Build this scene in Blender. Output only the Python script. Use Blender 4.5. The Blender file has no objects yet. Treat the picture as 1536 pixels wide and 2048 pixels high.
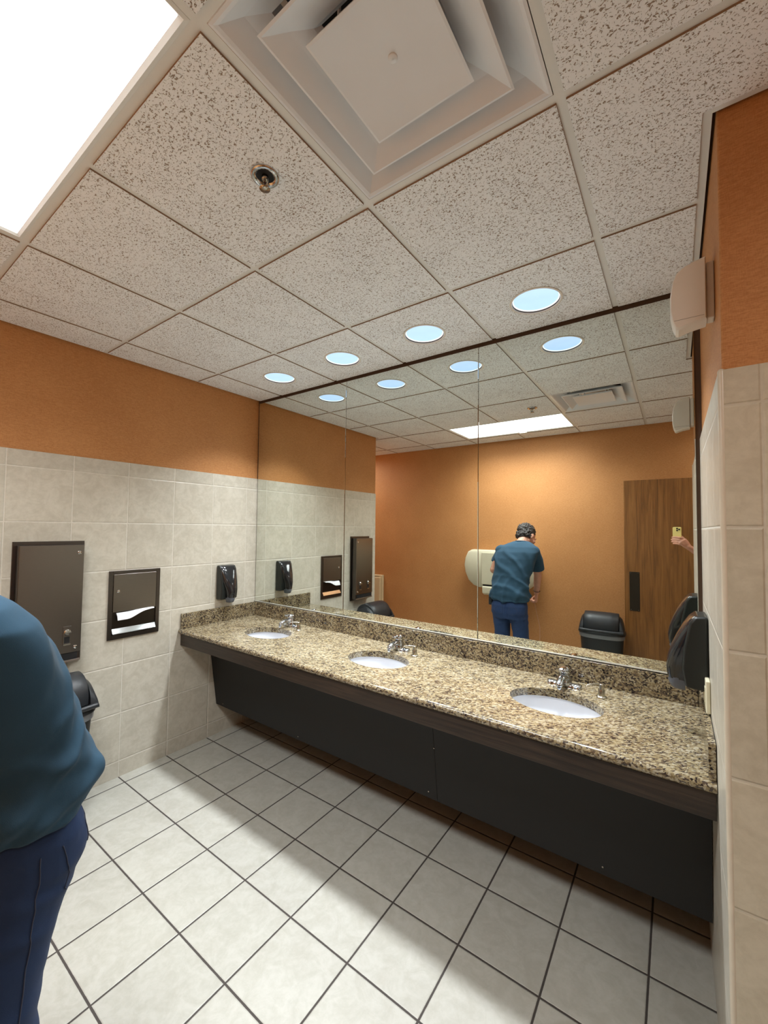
import bpy, bmesh, math, random
import numpy as np
from mathutils import Vector, Matrix, noise as mnoise
random.seed(4)
S = bpy.context.scene
C = S.collection

# ------------------------------------------------------------------ camera
CAM = Vector((2.9542, -2.2652, 1.6274))
YAW, PITCH, ROLL, FPX = -0.6164, 0.0388, 0.0114, 819.99
fw = Vector((math.sin(YAW)*math.cos(PITCH), math.cos(YAW)*math.cos(PITCH), math.sin(PITCH)))
rt = Vector((math.cos(YAW), -math.sin(YAW), 0))
up = rt.cross(fw)
r2 = rt*math.cos(ROLL) + up*math.sin(ROLL)
u2 = -rt*math.sin(ROLL) + up*math.cos(ROLL)
cd = bpy.data.cameras.new('camera')
cd.sensor_fit = 'HORIZONTAL'; cd.sensor_width = 36.0
cd.lens = FPX/1536*36.0; cd.clip_start = 0.004; cd.clip_end = 50
cam = bpy.data.objects.new('camera', cd); C.objects.link(cam)
cam.matrix_world = Matrix(((r2.x, u2.x, -fw.x, CAM.x), (r2.y, u2.y, -fw.y, CAM.y), (r2.z, u2.z, -fw.z, CAM.z), (0, 0, 0, 1)))
S.camera = cam

# ------------------------------------------------------------------ light levels
S.view_settings.view_transform = 'Standard'
S.view_settings.look = 'None'
S.view_settings.gamma = 1.0
S.view_settings.use_curve_mapping = False
S.view_settings.exposure = 0.82
TROFFER = 3.0             # glow of the fluorescent lens itself
TROFFER_W = 18.0          # its downward throw, watts
PASSAGE_FILL_W = 3.6  # watts of the fill light added in the passage
ALCOVE_FILL_W = 9.0  # watts of the fill light added in the alcove
DOWN_W = 6.6              # watts of each recessed downlight
DOWN_LENS = 0.62          # glow of the bluish downlight lens
w = bpy.data.worlds.new('world'); S.world = w; w.use_nodes = True
w.node_tree.nodes['Background'].inputs[0].default_value = (1.0, 0.95, 0.9, 1)
w.node_tree.nodes['Background'].inputs[1].default_value = 0.02
try:
    S.cycles.max_bounces = 10; S.cycles.diffuse_bounces = 5; S.cycles.glossy_bounces = 5
    S.cycles.sample_clamp_indirect = 6.0
except Exception:
    pass

# ------------------------------------------------------------------ room measures
H = 2.7246; W = 3.05; G = 0.6096
GX, GY = 0.2937, -0.5924
T = 0.3072; FX, FY, Z1 = 0.0909, -0.4168, 0.1035
YC = -0.93          # corner where the right wall ends
YL = -1.74          # end of the left wall
YB = -2.72          # back wall
XA, XR = -1.6, 4.1  # far ends of the room
TILE_TOP = 2.04

# ------------------------------------------------------------------ helpers
class MB:
    def __init__(s): s.v = []; s.f = []; s.m = []
    def add(s, vs, fs, mi=0):
        o = len(s.v); s.v += [tuple(v) for v in vs]
        s.f += [tuple(i+o for i in f) for f in fs]; s.m += [mi]*len(fs)
        return s
    def box(s, a, b, mi=0):
        x0, y0, z0 = [min(p, q) for p, q in zip(a, b)]; x1, y1, z1 = [max(p, q) for p, q in zip(a, b)]
        return s.add([(x0,y0,z0),(x1,y0,z0),(x1,y1,z0),(x0,y1,z0),(x0,y0,z1),(x1,y0,z1),(x1,y1,z1),(x0,y1,z1)],
                     [(0,3,2,1),(4,5,6,7),(0,1,5,4),(1,2,6,5),(2,3,7,6),(3,0,4,7)], mi)
    def prism(s, pts, ax, d0, d1, mi=0):
        n = len(pts)
        def P(p, d):
            q = list(p); q.insert(ax, d); return tuple(q)
        vs = [P(p, d0) for p in pts] + [P(p, d1) for p in pts]
        fs = [tuple(range(n))[::-1], tuple(range(n, 2*n))] + [(i, (i+1) % n, n+(i+1) % n, n+i) for i in range(n)]
        return s.add(vs, fs, mi)
    def loft(s, rings, cap=True, mi=0, closed=True):
        n = len(rings[0]); o = []
        for r in rings: o += [tuple(p) for p in r]
        fs = []
        for k in range(len(rings)-1):
            for i in range(n if closed else n-1):
                j = (i+1) % n
                fs.append((k*n+i, k*n+j, (k+1)*n+j, (k+1)*n+i))
        if cap and closed:
            fs.append(tuple(range(n))[::-1]); fs.append(tuple(range((len(rings)-1)*n, len(rings)*n)))
        return s.add(o, fs, mi)
    def tube(s, pts, rad, n=12, flat=None, mi=0, round_ends=True):
        pts = [Vector(p) for p in pts]
        if not hasattr(rad, '__len__'): rad = [rad]*len(pts)
        rad = [(r, r) if not hasattr(r, '__len__') else r for r in rad]
        if round_ends:
            d0 = (pts[1]-pts[0]).normalized(); d1 = (pts[-1]-pts[-2]).normalized()
            a, b = rad[0], rad[-1]; pa, pb = pts[0], pts[-1]
            st = [pa - d0*min(a)*k for k in (0.95, 0.7, 0.35)]; en = [pb + d1*min(b)*k for k in (0.35, 0.7, 0.95)]
            fa = (0.3, 0.7, 0.93); fb = (0.93, 0.7, 0.3)
            pts = st + pts + en
            rad = [(a[0]*k, a[1]*k) for k in fa] + rad + [(b[0]*k, b[1]*k) for k in fb]
        rings = []; prev = None
        for i, p in enumerate(pts):
            t = (pts[min(i+1, len(pts)-1)] - pts[max(i-1, 0)]).normalized()
            if flat is not None:
                nrm = Vector(flat); nrm = (nrm - t*nrm.dot(t)).normalized()
            elif prev is None:
                nrm = t.orthogonal().normalized()
            else:
                nrm = (prev - t*prev.dot(t)).normalized()
            prev = nrm; bi = t.cross(nrm)
            a, b = rad[i]
            rings.append([p + bi*(a*math.cos(2*math.pi*k/n)) + nrm*(b*math.sin(2*math.pi*k/n)) for k in range(n)])
        return s.loft(rings, True, mi)
    def lathe(s, prof, c=(0,0,0), n=32, axis='z', cap=True, mi=0):
        rings = []
        for r, h in prof:
            ring = []
            for k in range(n):
                a = 2*math.pi*k/n; x, y = r*math.cos(a), r*math.sin(a)
                q = {'z': (x, y, h), 'y': (x, h, y), 'x': (h, x, y)}[axis]
                ring.append((c[0]+q[0], c[1]+q[1], c[2]+q[2]))
            rings.append(ring)
        return s.loft(rings, cap, mi)
    def ell(s, c, r, rot=None, nu=16, nv=10, mi=0):
        rot = rot or Matrix.Identity(3); c = Vector(c); rings = []
        for i in range(1, nv):
            th = math.pi*i/nv
            rings.append([c + rot @ Vector((r[0]*math.sin(th)*math.cos(2*math.pi*k/nu), r[1]*math.sin(th)*math.sin(2*math.pi*k/nu), r[2]*math.cos(th))) for k in range(nu)])
        return s.loft(rings, True, mi)
    def build(s, name, mats, parent=None, smooth=False, bevel=0, seg=2, recalc=True, weld=False, angle=None):
        me = bpy.data.meshes.new(name)
        off = Vector((0, 0, 0))
        if parent is not None:
            off = ROOT.get(parent.name, Vector((0, 0, 0)))
        me.from_pydata([tuple(Vector(v)-off) for v in s.v], [], s.f)
        if not isinstance(mats, (list, tuple)): mats = [mats]
        for m in mats: me.materials.append(m)
        for p, mi in zip(me.polygons, s.m): p.material_index = mi
        bm = bmesh.new(); bm.from_mesh(me)
        if weld: bmesh.ops.remove_doubles(bm, verts=bm.verts, dist=1e-5)
        if recalc: bmesh.ops.recalc_face_normals(bm, faces=bm.faces)
        if smooth:
            for f in bm.faces: f.smooth = True
            if angle is not None:
                for e in bm.edges:
                    if len(e.link_faces) == 2 and e.calc_face_angle(0) > math.radians(angle): e.smooth = False
        bm.to_mesh(me); bm.free()
        o = bpy.data.objects.new(name, me); C.objects.link(o)
        if parent is not None:
            o.parent = parent; ROOT[o.name] = off
        else:
            ROOT[o.name] = Vector((0, 0, 0))
        if bevel:
            b = o.modifiers.new('bevel', 'BEVEL'); b.width = bevel; b.segments = seg; b.limit_method = 'ANGLE'; b.angle_limit = math.radians(35)
            for p in me.polygons: p.use_smooth = True
            wn = o.modifiers.new('wn', 'WEIGHTED_NORMAL'); wn.keep_sharp = True
        return o
ROOT = {}

def thing(name, label, cat, loc, group=None):
    o = bpy.data.objects.new(name, None); C.objects.link(o); o.location = loc; o.empty_display_size = 0.05
    o['label'] = label; o['category'] = cat
    if group: o['group'] = group
    ROOT[o.name] = Vector(loc)
    return o
def tag(o, label, cat, group=None):
    o['label'] = label; o['category'] = cat
    if group: o['group'] = group
    return o
def struct(o): o['kind'] = 'structure'; return o
def copy_tree(o, parent=None):
    c = o.copy(); C.objects.link(c)
    if parent is not None: c.parent = parent
    for ch in list(o.children): copy_tree(ch, c)
    return c
def sm(e0, e1, x):
    t = np.clip((x-e0)/(e1-e0), 0, 1); return t*t*(3-2*t)

# ------------------------------------------------------------------ materials
def lin(c):
    return tuple(((v/255)/12.92 if v/255 <= 0.04045 else ((v/255+0.055)/1.055)**2.4) for v in c)
def new_mat(name):
    m = bpy.data.materials.new(name); m.use_nodes = True; nt = m.node_tree
    return m, nt, nt.nodes['Principled BSDF']
class N:
    def __init__(s, nt): s.nt = nt
    def n(s, t, **k):
        x = s.nt.nodes.new(t)
        for a, b in k.items(): setattr(x, a, b)
        return x
    def l(s, a, b): s.nt.links.new(a, b)
    def math(s, op, a, b=None, c=None):
        x = s.n('ShaderNodeMath', operation=op)
        for i, v in enumerate((a, b, c)):
            if v is None: continue
            if hasattr(v, 'is_linked') or hasattr(v, 'links'): s.l(v, x.inputs[i])
            else: x.inputs[i].default_value = v
        return x.outputs[0]
    def mix(s, f, a, b, blend='MIX'):
        x = s.n('ShaderNodeMix', data_type='RGBA', blend_type=blend)
        for i, v in ((0, f), (6, a), (7, b)):
            if hasattr(v, 'links'): s.l(v, x.inputs[i])
            elif i == 0: x.inputs[0].default_value = v
            else: x.inputs[i].default_value = (*v[:3], 1)
        return x.outputs[2]
    def coord(s, scale=(1,1,1), rot=(0,0,0)):
        tc = s.n('ShaderNodeTexCoord'); mp = s.n('ShaderNodeMapping')
        mp.inputs['Scale'].default_value = scale; mp.inputs['Rotation'].default_value = rot
        s.l(tc.outputs['Object'], mp.inputs['Vector']); return mp.outputs[0]
    def noise(s, vec, scale, detail=3, rough=0.5, dist=0.0):
        x = s.n('ShaderNodeTexNoise'); s.l(vec, x.inputs['Vector'])
        x.inputs['Scale'].default_value = scale; x.inputs['Detail'].default_value = detail
        x.inputs['Roughness'].default_value = rough; x.inputs['Distortion'].default_value = dist
        return x
    def ramp(s, f, stops, interp='LINEAR'):
        x = s.n('ShaderNodeValToRGB'); x.color_ramp.interpolation = interp
        e = x.color_ramp.elements
        while len(e) < len(stops): e.new(0.5)
        for q, (p, c) in zip(e, stops): q.position = p; q.color = (*c, 1) if len(c) == 3 else c
        s.l(f, x.inputs[0]); return x.outputs[0]
    def map(s, v, a, b, c=0.0, d=1.0, smooth=True):
        x = s.n('ShaderNodeMapRange'); x.interpolation_type = 'SMOOTHSTEP' if smooth else 'LINEAR'
        s.l(v, x.inputs[0])
        for i, q in enumerate((a, b, c, d)): x.inputs[i+1].default_value = q
        return x.outputs[0]
    def bump(s, h, dist, strength=1.0):
        x = s.n('ShaderNodeBump'); x.inputs['Distance'].default_value = dist; x.inputs['Strength'].default_value = strength
        s.l(h, x.inputs['Height']); return x.outputs[0]

def simple(name, col, rough=0.5, metal=0.0, var=0.08, vscale=30, bump=0.0, bscale=200, coat=0.0, spec=None, stretch=(1,1,1)):
    m, nt, b = new_mat(name); k = N(nt)
    v = k.coord(stretch)
    ns = k.noise(v, vscale, 4)
    lo = tuple(c*(1-var) for c in col); hi = tuple(min(1, c*(1+var)) for c in col)
    c = k.mix(ns.outputs['Fac'], lo, hi); k.l(c, b.inputs['Base Color'])
    b.inputs['Roughness'].default_value = rough; b.inputs['Metallic'].default_value = metal
    if coat: b.inputs['Coat Weight'].default_value = coat; b.inputs['Coat Roughness'].default_value = 0.08
    if spec is not None: b.inputs['Specular IOR Level'].default_value = spec
    if bump:
        n2 = k.noise(v, bscale, 3); k.l(k.bump(n2.outputs['Fac'], bump), b.inputs['Normal'])
    return m

def tile_mat(name, au, av, ou, ov, gw, base, grout, rough=0.35, mott=0.115, vmax=None, umin=None):
    m, nt, b = new_mat(name); k = N(nt)
    tc = k.n('ShaderNodeTexCoord'); sp = k.n('ShaderNodeSeparateXYZ'); k.l(tc.outputs['Object'], sp.inputs[0])
    ds = []; ids = []
    for ax, of in ((au, ou), (av, ov)):
        q = k.math('DIVIDE', k.math('SUBTRACT', sp.outputs[ax], of), T)
        fr = k.math('FRACT', q); ids.append(k.math('FLOOR', q))
        ds.append(k.math('MULTIPLY', k.math('MINIMUM', fr, k.math('SUBTRACT', 1.0, fr)), T))
    d = k.math('MINIMUM', ds[0], ds[1])
    wob = k.noise(tc.outputs['Object'], 60, 2)
    d = k.math('ADD', d, k.math('MULTIPLY', k.math('SUBTRACT', wob.outputs['Fac'], 0.5), 0.0012))
    mask = k.map(d, gw*0.42, gw*0.58)
    cb = k.n('ShaderNodeCombineXYZ'); k.l(ids[0], cb.inputs[0]); k.l(ids[1], cb.inputs[1])
    wn = k.n('ShaderNodeTexWhiteNoise'); k.l(cb.outputs[0], wn.inputs['Vector'])
    off = k.n('ShaderNodeVectorMath', operation='SCALE'); k.l(wn.outputs['Color'], off.inputs[0]); off.inputs['Scale'].default_value = 7.0
    ad = k.n('ShaderNodeVectorMath', operation='ADD'); k.l(tc.outputs['Object'], ad.inputs[0]); k.l(off.outputs[0], ad.inputs[1])
    n1 = k.noise(ad.outputs[0], 13, 6, 0.68, 0.8); n2 = k.noise(ad.outputs[0], 45, 4, 0.6)
    f = k.math('ADD', k.math('MULTIPLY', n1.outputs['Fac'], 0.7), k.math('MULTIPLY', n2.outputs['Fac'], 0.3))
    f = k.map(f, 0.33, 0.67)
    lo = tuple(c*(1-mott) for c in base); hi = tuple(min(1, c*(1+mott*0.75)) for c in base)
    lo = (lo[0], lo[1]*0.985, lo[2]*0.95)
    col = k.mix(f, lo, hi)
    val = k.math('ADD', k.math('MULTIPLY', wn.outputs['Value'], 0.08), 0.96)
    hs = k.n('ShaderNodeHueSaturation'); k.l(val, hs.inputs['Value']); k.l(col, hs.inputs['Color'])
    gcol = k.mix(n2.outputs['Fac'], tuple(c*0.8 for c in grout), tuple(c*1.15 for c in grout))
    k.l(k.mix(mask, gcol, hs.outputs[0]), b.inputs['Base Color'])
    rg = k.math('ADD', k.math('MULTIPLY', k.math('SUBTRACT', 1.0, mask), 0.45), rough)
    k.l(rg, b.inputs['Roughness'])
    hgt = k.math('ADD', k.map(d, gw*0.35, gw*0.35+0.005), k.math('MULTIPLY', n2.outputs['Fac'], 0.10))
    k.l(k.bump(hgt, 0.0015), b.inputs['Normal'])
    return m

WT = lin((196, 191, 177)); WG = lin((216, 211, 198))
M = {}
M['floor'] = tile_mat('floor_tile', 0, 1, FX, FY, 0.0075, lin((176, 175, 166)), lin((66, 60, 56)), 0.38, 0.10)
M['wall_tile_yz'] = tile_mat('wall_tile_side', 1, 2, FY, Z1, 0.0042, WT, WG, 0.33)
M['wall_tile_xz'] = tile_mat('wall_tile_front', 0, 2, 3.132, Z1, 0.0042, lin((194, 188, 168)), lin((200, 194, 176)), 0.35)

def wallpaper():
    m, nt, b = new_mat('wallpaper'); k = N(nt)
    a = k.noise(k.coord((1, 1, 6)), 60, 5, 0.65); c2 = k.noise(k.coord((5, 5, 1)), 90, 3); bg = k.noise(k.coord(), 2.2, 3)
    f = k.math('ADD', k.math('MULTIPLY', a.outputs['Fac'], 0.55), k.math('MULTIPLY', c2.outputs['Fac'], 0.25))
    f = k.math('ADD', f, k.math('MULTIPLY', bg.outputs['Fac'], 0.2)); f = k.map(f, 0.35, 0.65)
    k.l(k.mix(f, lin((172, 116, 66)), lin((200, 144, 90))), b.inputs['Base Color'])
    b.inputs['Roughness'].default_value = 0.6; b.inputs['Specular IOR Level'].default_value = 0.35
    k.l(k.bump(a.outputs['Fac'], 0.0008), b.inputs['Normal']); return m
M['paper'] = wallpaper()

def ceiling_tile():
    m, nt, b = new_mat('acoustic_tile'); k = N(nt)
    tc = k.n('ShaderNodeTexCoord')
    ns = k.noise(k.coord((1, 1.25, 1)), 150, 2, 0.5, 1.0)
    reg = k.noise(k.coord(), 9, 3)
    sm_ = k.noise(k.coord(), 260, 2, 0.5, 0.5)
    th = k.math('ADD', ns.outputs['Fac'], k.math('MULTIPLY', k.math('SUBTRACT', reg.outputs['Fac'], 0.5), 0.10))
    pit = k.map(th, 0.408, 0.370)
    pit2 = k.map(sm_.outputs['Fac'], 0.30, 0.26)
    p = k.math('MAXIMUM', pit, k.math('MULTIPLY', pit2, 0.6))
    base = k.mix(reg.outputs['Fac'], lin((238, 243, 246)), lin((243, 248, 250)))
    k.l(k.mix(p, base, lin((158, 144, 130))), b.inputs['Base Color'])
    b.inputs['Roughness'].default_value = 0.9; b.inputs['Specular IOR Level'].default_value = 0.1
    k.l(k.bump(k.math('SUBTRACT', k.math('MULTIPLY', sm_.outputs['Fac'], 0.2), p), 0.0025), b.inputs['Normal']); return m
M['ctile'] = ceiling_tile()
M['cedge'] = simple('tile_edge', lin((150, 126, 104)), 0.9)
M['grid'] = simple('grid_paint', lin((226, 229, 226)), 0.45, var=0.03)
M['dif'] = simple('diffuser_paint', lin((226, 230, 234)), 0.38, var=0.05, vscale=6)
M['dark'] = simple('dark_void', (0.006, 0.006, 0.006), 0.8)
M['blackp'] = simple('black_plastic', (0.012, 0.013, 0.015), 0.12, var=0.05, coat=0.4)
M['blackm'] = simple('matte_black_plastic', (0.018, 0.020, 0.023), 0.42, bump=0.0003, bscale=600)
M['shell'] = simple('satin_black_plastic', (0.009, 0.012, 0.011), 0.4)
M['binbody'] = simple('bin_body_plastic', (0.012, 0.013, 0.014), 0.5)
M['bag'] = simple('bin_liner', lin((118, 120, 122)), 0.45)
M['greyp'] = simple('grey_plastic', lin((84, 90, 100)), 0.4)
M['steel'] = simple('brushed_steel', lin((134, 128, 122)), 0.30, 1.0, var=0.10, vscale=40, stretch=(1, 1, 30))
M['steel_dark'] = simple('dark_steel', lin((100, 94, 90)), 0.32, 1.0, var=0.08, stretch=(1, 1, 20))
M['bright'] = simple('polished_steel', lin((225, 228, 228)), 0.12, 1.0, var=0.02)
M['chrome'] = simple('chrome', lin((196, 200, 206)), 0.07, 1.0, var=0.01)
M['nickel'] = simple('brushed_nickel', lin((185, 180, 168)), 0.25, 1.0, var=0.03)
M['alu'] = simple('aluminium_channel', lin((232, 232, 226)), 0.45, 0.7)
M['strip'] = simple('dark_gap_strip', lin((86, 66, 50)), 0.7)
M['porcelain'] = simple('porcelain', lin((232, 236, 242)), 0.08, var=0.01, coat=0.5)
M['white'] = simple('white_plastic', lin((226, 222, 212)), 0.3, var=0.02)
M['paperw'] = simple('paper_towel', lin((238, 240, 242)), 0.8, bump=0.0005)
M['cream'] = simple('cream_plastic', lin((214, 208, 182)), 0.35, var=0.03)
M['cream2'] = simple('cream_plastic_panel', lin((205, 198, 172)), 0.35, var=0.03)  # slightly darker cream for the centre cover
M['beige'] = simple('beige_laminate', lin((212, 188, 148)), 0.45, var=0.03)
M['plate'] = simple('cream_plate', lin((222, 218, 190)), 0.35, var=0.02)
M['panel'] = simple('black_laminate', (0.008, 0.0075, 0.007), 0.62, var=0.15, vscale=20)
M['dplate'] = simple('dark_bronze', lin((58, 50, 40)), 0.4, 0.6)

def mirror():
    m, nt, b = new_mat('mirror_glass'); k = N(nt)
    ns = k.noise(k.coord(), 3, 2)
    k.l(k.mix(ns.outputs['Fac'], (0.80, 0.84, 0.795), (0.815, 0.85, 0.81)), b.inputs['Base Color'])
    b.inputs['Metallic'].default_value = 1.0; b.inputs['Roughness'].default_value = 0.0
    return m
M['mirror'] = mirror()

def granite(name, dark=0.0):
    m, nt, b = new_mat(name); k = N(nt)
    v = k.coord((1.0, 1.0, 1.0), (0, 0, math.radians(-28)))
    wp = k.noise(v, 38, 3)
    ad = k.n('ShaderNodeVectorMath', operation='MULTIPLY_ADD'); k.l(wp.outputs['Color'], ad.inputs[0]); ad.inputs[1].default_value = (0.02, 0.02, 0.02); k.l(v, ad.inputs[2])
    st = k.n('ShaderNodeMapping'); st.inputs['Scale'].default_value = (1.0, 2.1, 1.6); k.l(ad.outputs[0], st.inputs['Vector'])
    vo = k.n('ShaderNodeTexVoronoi'); vo.inputs['Scale'].default_value = 105; k.l(st.outputs[0], vo.inputs['Vector'])
    sp = k.n('ShaderNodeSeparateColor'); k.l(vo.outputs['Color'], sp.inputs[0])
    big = k.noise(st.outputs[0], 9, 4, 0.6); fine = k.noise(st.outputs[0], 110, 3, 0.6)
    f = k.math('ADD', k.math('MULTIPLY', sp.outputs[0], 0.55), k.math('MULTIPLY', big.outputs['Fac'], 0.45))
    f = k.math('ADD', f, k.math('MULTIPLY', k.math('SUBTRACT', fine.outputs['Fac'], 0.5), 0.22+0.0*dark))
    f = k.math('SUBTRACT', f, dark)
    c = k.ramp(f, [(0.19, lin((28, 24, 24))), (0.29, lin((70, 61, 56))), (0.38, lin((106, 91, 70))), (0.48, lin((130, 115, 85))), (0.60, lin((151, 138, 107))), (0.78, lin((168, 161, 141)))])
    sp2 = k.noise(st.outputs[0], 160, 2, 0.6, 1.0)
    k.l(k.mix(k.math('MULTIPLY', k.map(sp2.outputs['Fac'], 0.40, 0.33), 0.85), c, lin((58, 48, 42))), b.inputs['Base Color'])
    b.inputs['Roughness'].default_value = 0.12; b.inputs['Specular IOR Level'].default_value = 0.5
    return m
M['granite'] = granite('granite_top'); M['granite2'] = granite('granite_splash', 0.07)

def wood(name, c0, c1, c2, axis='z', rough=0.4):
    m, nt, b = new_mat(name); k = N(nt)
    sc = {'z': (9, 9, 0.55), 'x': (0.6, 12, 14)}[axis]
    a = k.noise(k.coord(sc), 3.2, 5, 0.6, 1.2); f2 = k.noise(k.coord(tuple(q*(6 if q > 1 else 1.2) for q in sc)), 5, 3, 0.7)
    f = k.math('ADD', k.math('MULTIPLY', a.outputs['Fac'], 0.65), k.math('MULTIPLY', f2.outputs['Fac'], 0.35))
    k.l(k.ramp(f, [(0.32, c0), (0.5, c1), (0.68, c2)]), b.inputs['Base Color'])
    b.inputs['Roughness'].default_value = rough
    k.l(k.bump(f2.outputs['Fac'], 0.0004), b.inputs['Normal']); return m
M['door'] = wood('oak_door', lin((96, 60, 26)), lin((130, 85, 38)), lin((152, 104, 52)))
M['apron'] = wood('dark_oak', lin((24, 19, 16)), lin((46, 36, 28)), lin((68, 54, 42)), 'x', 0.45)

def emit(name, col, st, edge=None):
    m, nt, b = new_mat(name); k = N(nt)
    ns = k.noise(k.coord(), 14, 3)
    c = k.mix(ns.outputs['Fac'], tuple(q*0.93 for q in col), tuple(min(1, q*1.06) for q in col))
    b.inputs['Base Color'].default_value = (0.02, 0.02, 0.02, 1); b.inputs['Roughness'].default_value = 0.4
    k.l(c, b.inputs['Emission Color']); b.inputs['Emission Strength'].default_value = st
    return m
M['lens'] = emit('troffer_lens', (0.97, 1.0, 0.985), TROFFER)
M['fill_lens'] = emit('fill_light_lens', (1.0, 0.96, 0.88), 2.2)  # glowing face shared by both added fill lights
M['dlens'] = emit('downlight_lens', (0.46, 0.67, 1.0), DOWN_LENS*1.2)
M['drim'] = emit('downlight_lens_edge', (0.85, 0.94, 1.0), 0.9)

# ------------------------------------------------------------------ room shell
b = MB(); b.box((XA, YB, -0.08), (XR, 0.0, 0.0)); struct(b.build('floor', M['floor']))
b = MB(); b.box((-0.012, 0.0, -0.08), (W+0.012, 0.12, H+0.12)); struct(b.build('wall_mirror', M['strip']))

def tile_paper_wall(name, lo, hi, tile_ax, tile_face, sign, mt):
    # lower tiled slab flush with tile_face, wallpaper 8 mm behind it
    b = MB()
    a, c = list(lo), list(hi); c[2] = TILE_TOP
    b.box(a, c, 0)
    a2, c2 = list(lo), list(hi); a2[2] = TILE_TOP
    if sign > 0: c2[tile_ax] = tile_face-0.008
    else: a2[tile_ax] = tile_face+0.008
    b.box(a2, c2, 1)
    return b.build(name, [mt, M['paper']])
struct(tile_paper_wall('wall_left', (-0.15, YL, 0), (0.0, 0.0, H+0.1), 0, 0.0, 1, M['wall_tile_yz']))
# right wall with the outer corner: two faces
b = MB()
b.box((W, YC+0.0, 0), (W+0.16, 0.0, TILE_TOP), 0)
b.box((W+0.008, YC+0.008, TILE_TOP), (W+0.16, 0.0, H+0.1), 1)
struct(b.build('wall_right', [M['wall_tile_yz'], M['paper']], bevel=0.006, seg=3))
b = MB()
b.box((W+0.0105, YC-0.0005, 0), (XR, YC+0.012, TILE_TOP-0.0005), 0)
b.box((W+0.02, YC+0.0075, TILE_TOP), (XR, YC+0.15, H+0.1), 1)
struct(b.build('wall_front', [M['wall_tile_xz'], M['paper']]))
# pale bullnose edging up the outer corner
b = MB()
b.tube([(W+0.0075, YC+0.0075, 0.0), (W+0.0075, YC+0.0075, TILE_TOP-0.004)], 0.0085, 16)
struct(b.build('trim_3', simple('bullnose_edge', lin((206, 196, 176)), 0.3), smooth=True))
b = MB(); b.box((XA, YB-0.12, 0), (XR, YB, H+0.1)); struct(b.build('wall_back', M['paper']))
b = MB(); b.box((XA-0.12, YB, 0), (XA, 0.0, H+0.1)); struct(b.build('wall_alcove', M['paper']))
b = MB(); b.box((XA, YL+0.0, 0), (-0.15, YL+0.12, H+0.1)); struct(b.build('wall_partition', M['paper']))
b = MB(); b.box((XR, YB, 0), (XR+0.12, YC+0.15, H+0.1)); struct(b.build('wall_passage', M['paper']))

# ceiling: tiles hang a few millimetres below the painted grid
BW = 0.012; ANG = 0.022; DROP = 0.006
def in_room(x, y, e):
    if -0.0+e < x < W-e and YB+e < y < -0.012: return True
    if W-e <= x < XR-e and YB+e < y < YC-e: return True
    if XA+e < x <= 0.0+e and YB+e < y < YL-e: return True
    return False
cols = [GX+i*G for i in range(-4, 8)]; rows = [GY-j*G for j in range(-1, 5)]
xs = sorted(set([XA, XR, 0.0, W, ANG, W-ANG, XA+ANG, XR-ANG] + [c+d for c in cols for d in (-BW, BW)]))
ys = sorted(set([YB, 0.0, -0.012, YB+ANG, YC, YC-ANG, YL, YL-ANG] + [c+d for c in rows for d in (-BW, BW)]))
xs = [x for x in xs if XA-1e-6 <= x <= XR+1e-6]; ys = [y for y in ys if YB-1e-6 <= y <= 1e-6]
def cell(x, y):
    i = math.floor((x-GX)/G); j = math.floor((GY-y)/G)
    fx_ = x-GX-i*G; fy_ = GY-y-j*G
    on_bar = min(fx_, G-fx_) < BW or min(fy_, G-fy_) < BW
    return i, j, on_bar
DL = [(GX+(i+0.5)*G, GY+0.5*G) for i in range(4)]
DLR = 0.1125
kind = {}
for a in range(len(xs)-1):
    for c in range(len(ys)-1):
        x, y = (xs[a]+xs[a+1])/2, (ys[c]+ys[c+1])/2
        i, j, bar = cell(x, y)
        if not in_room(x, y, 0): kind[a, c] = 'out'; continue
        if j == 2 and i in (1, 2) and not (bar and not (GX+G+BW < x < GX+3*G-BW and GY-3*G+BW < y < GY-2*G-BW)): kind[a, c] = 'troffer'; continue
        if j == 1 and i == 3 and not bar: kind[a, c] = 'diff'; continue
        kind[a, c] = 'bar' if (bar or not in_room(x, y, ANG)) else 'tile'
tb = MB(); gb = MB()
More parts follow.
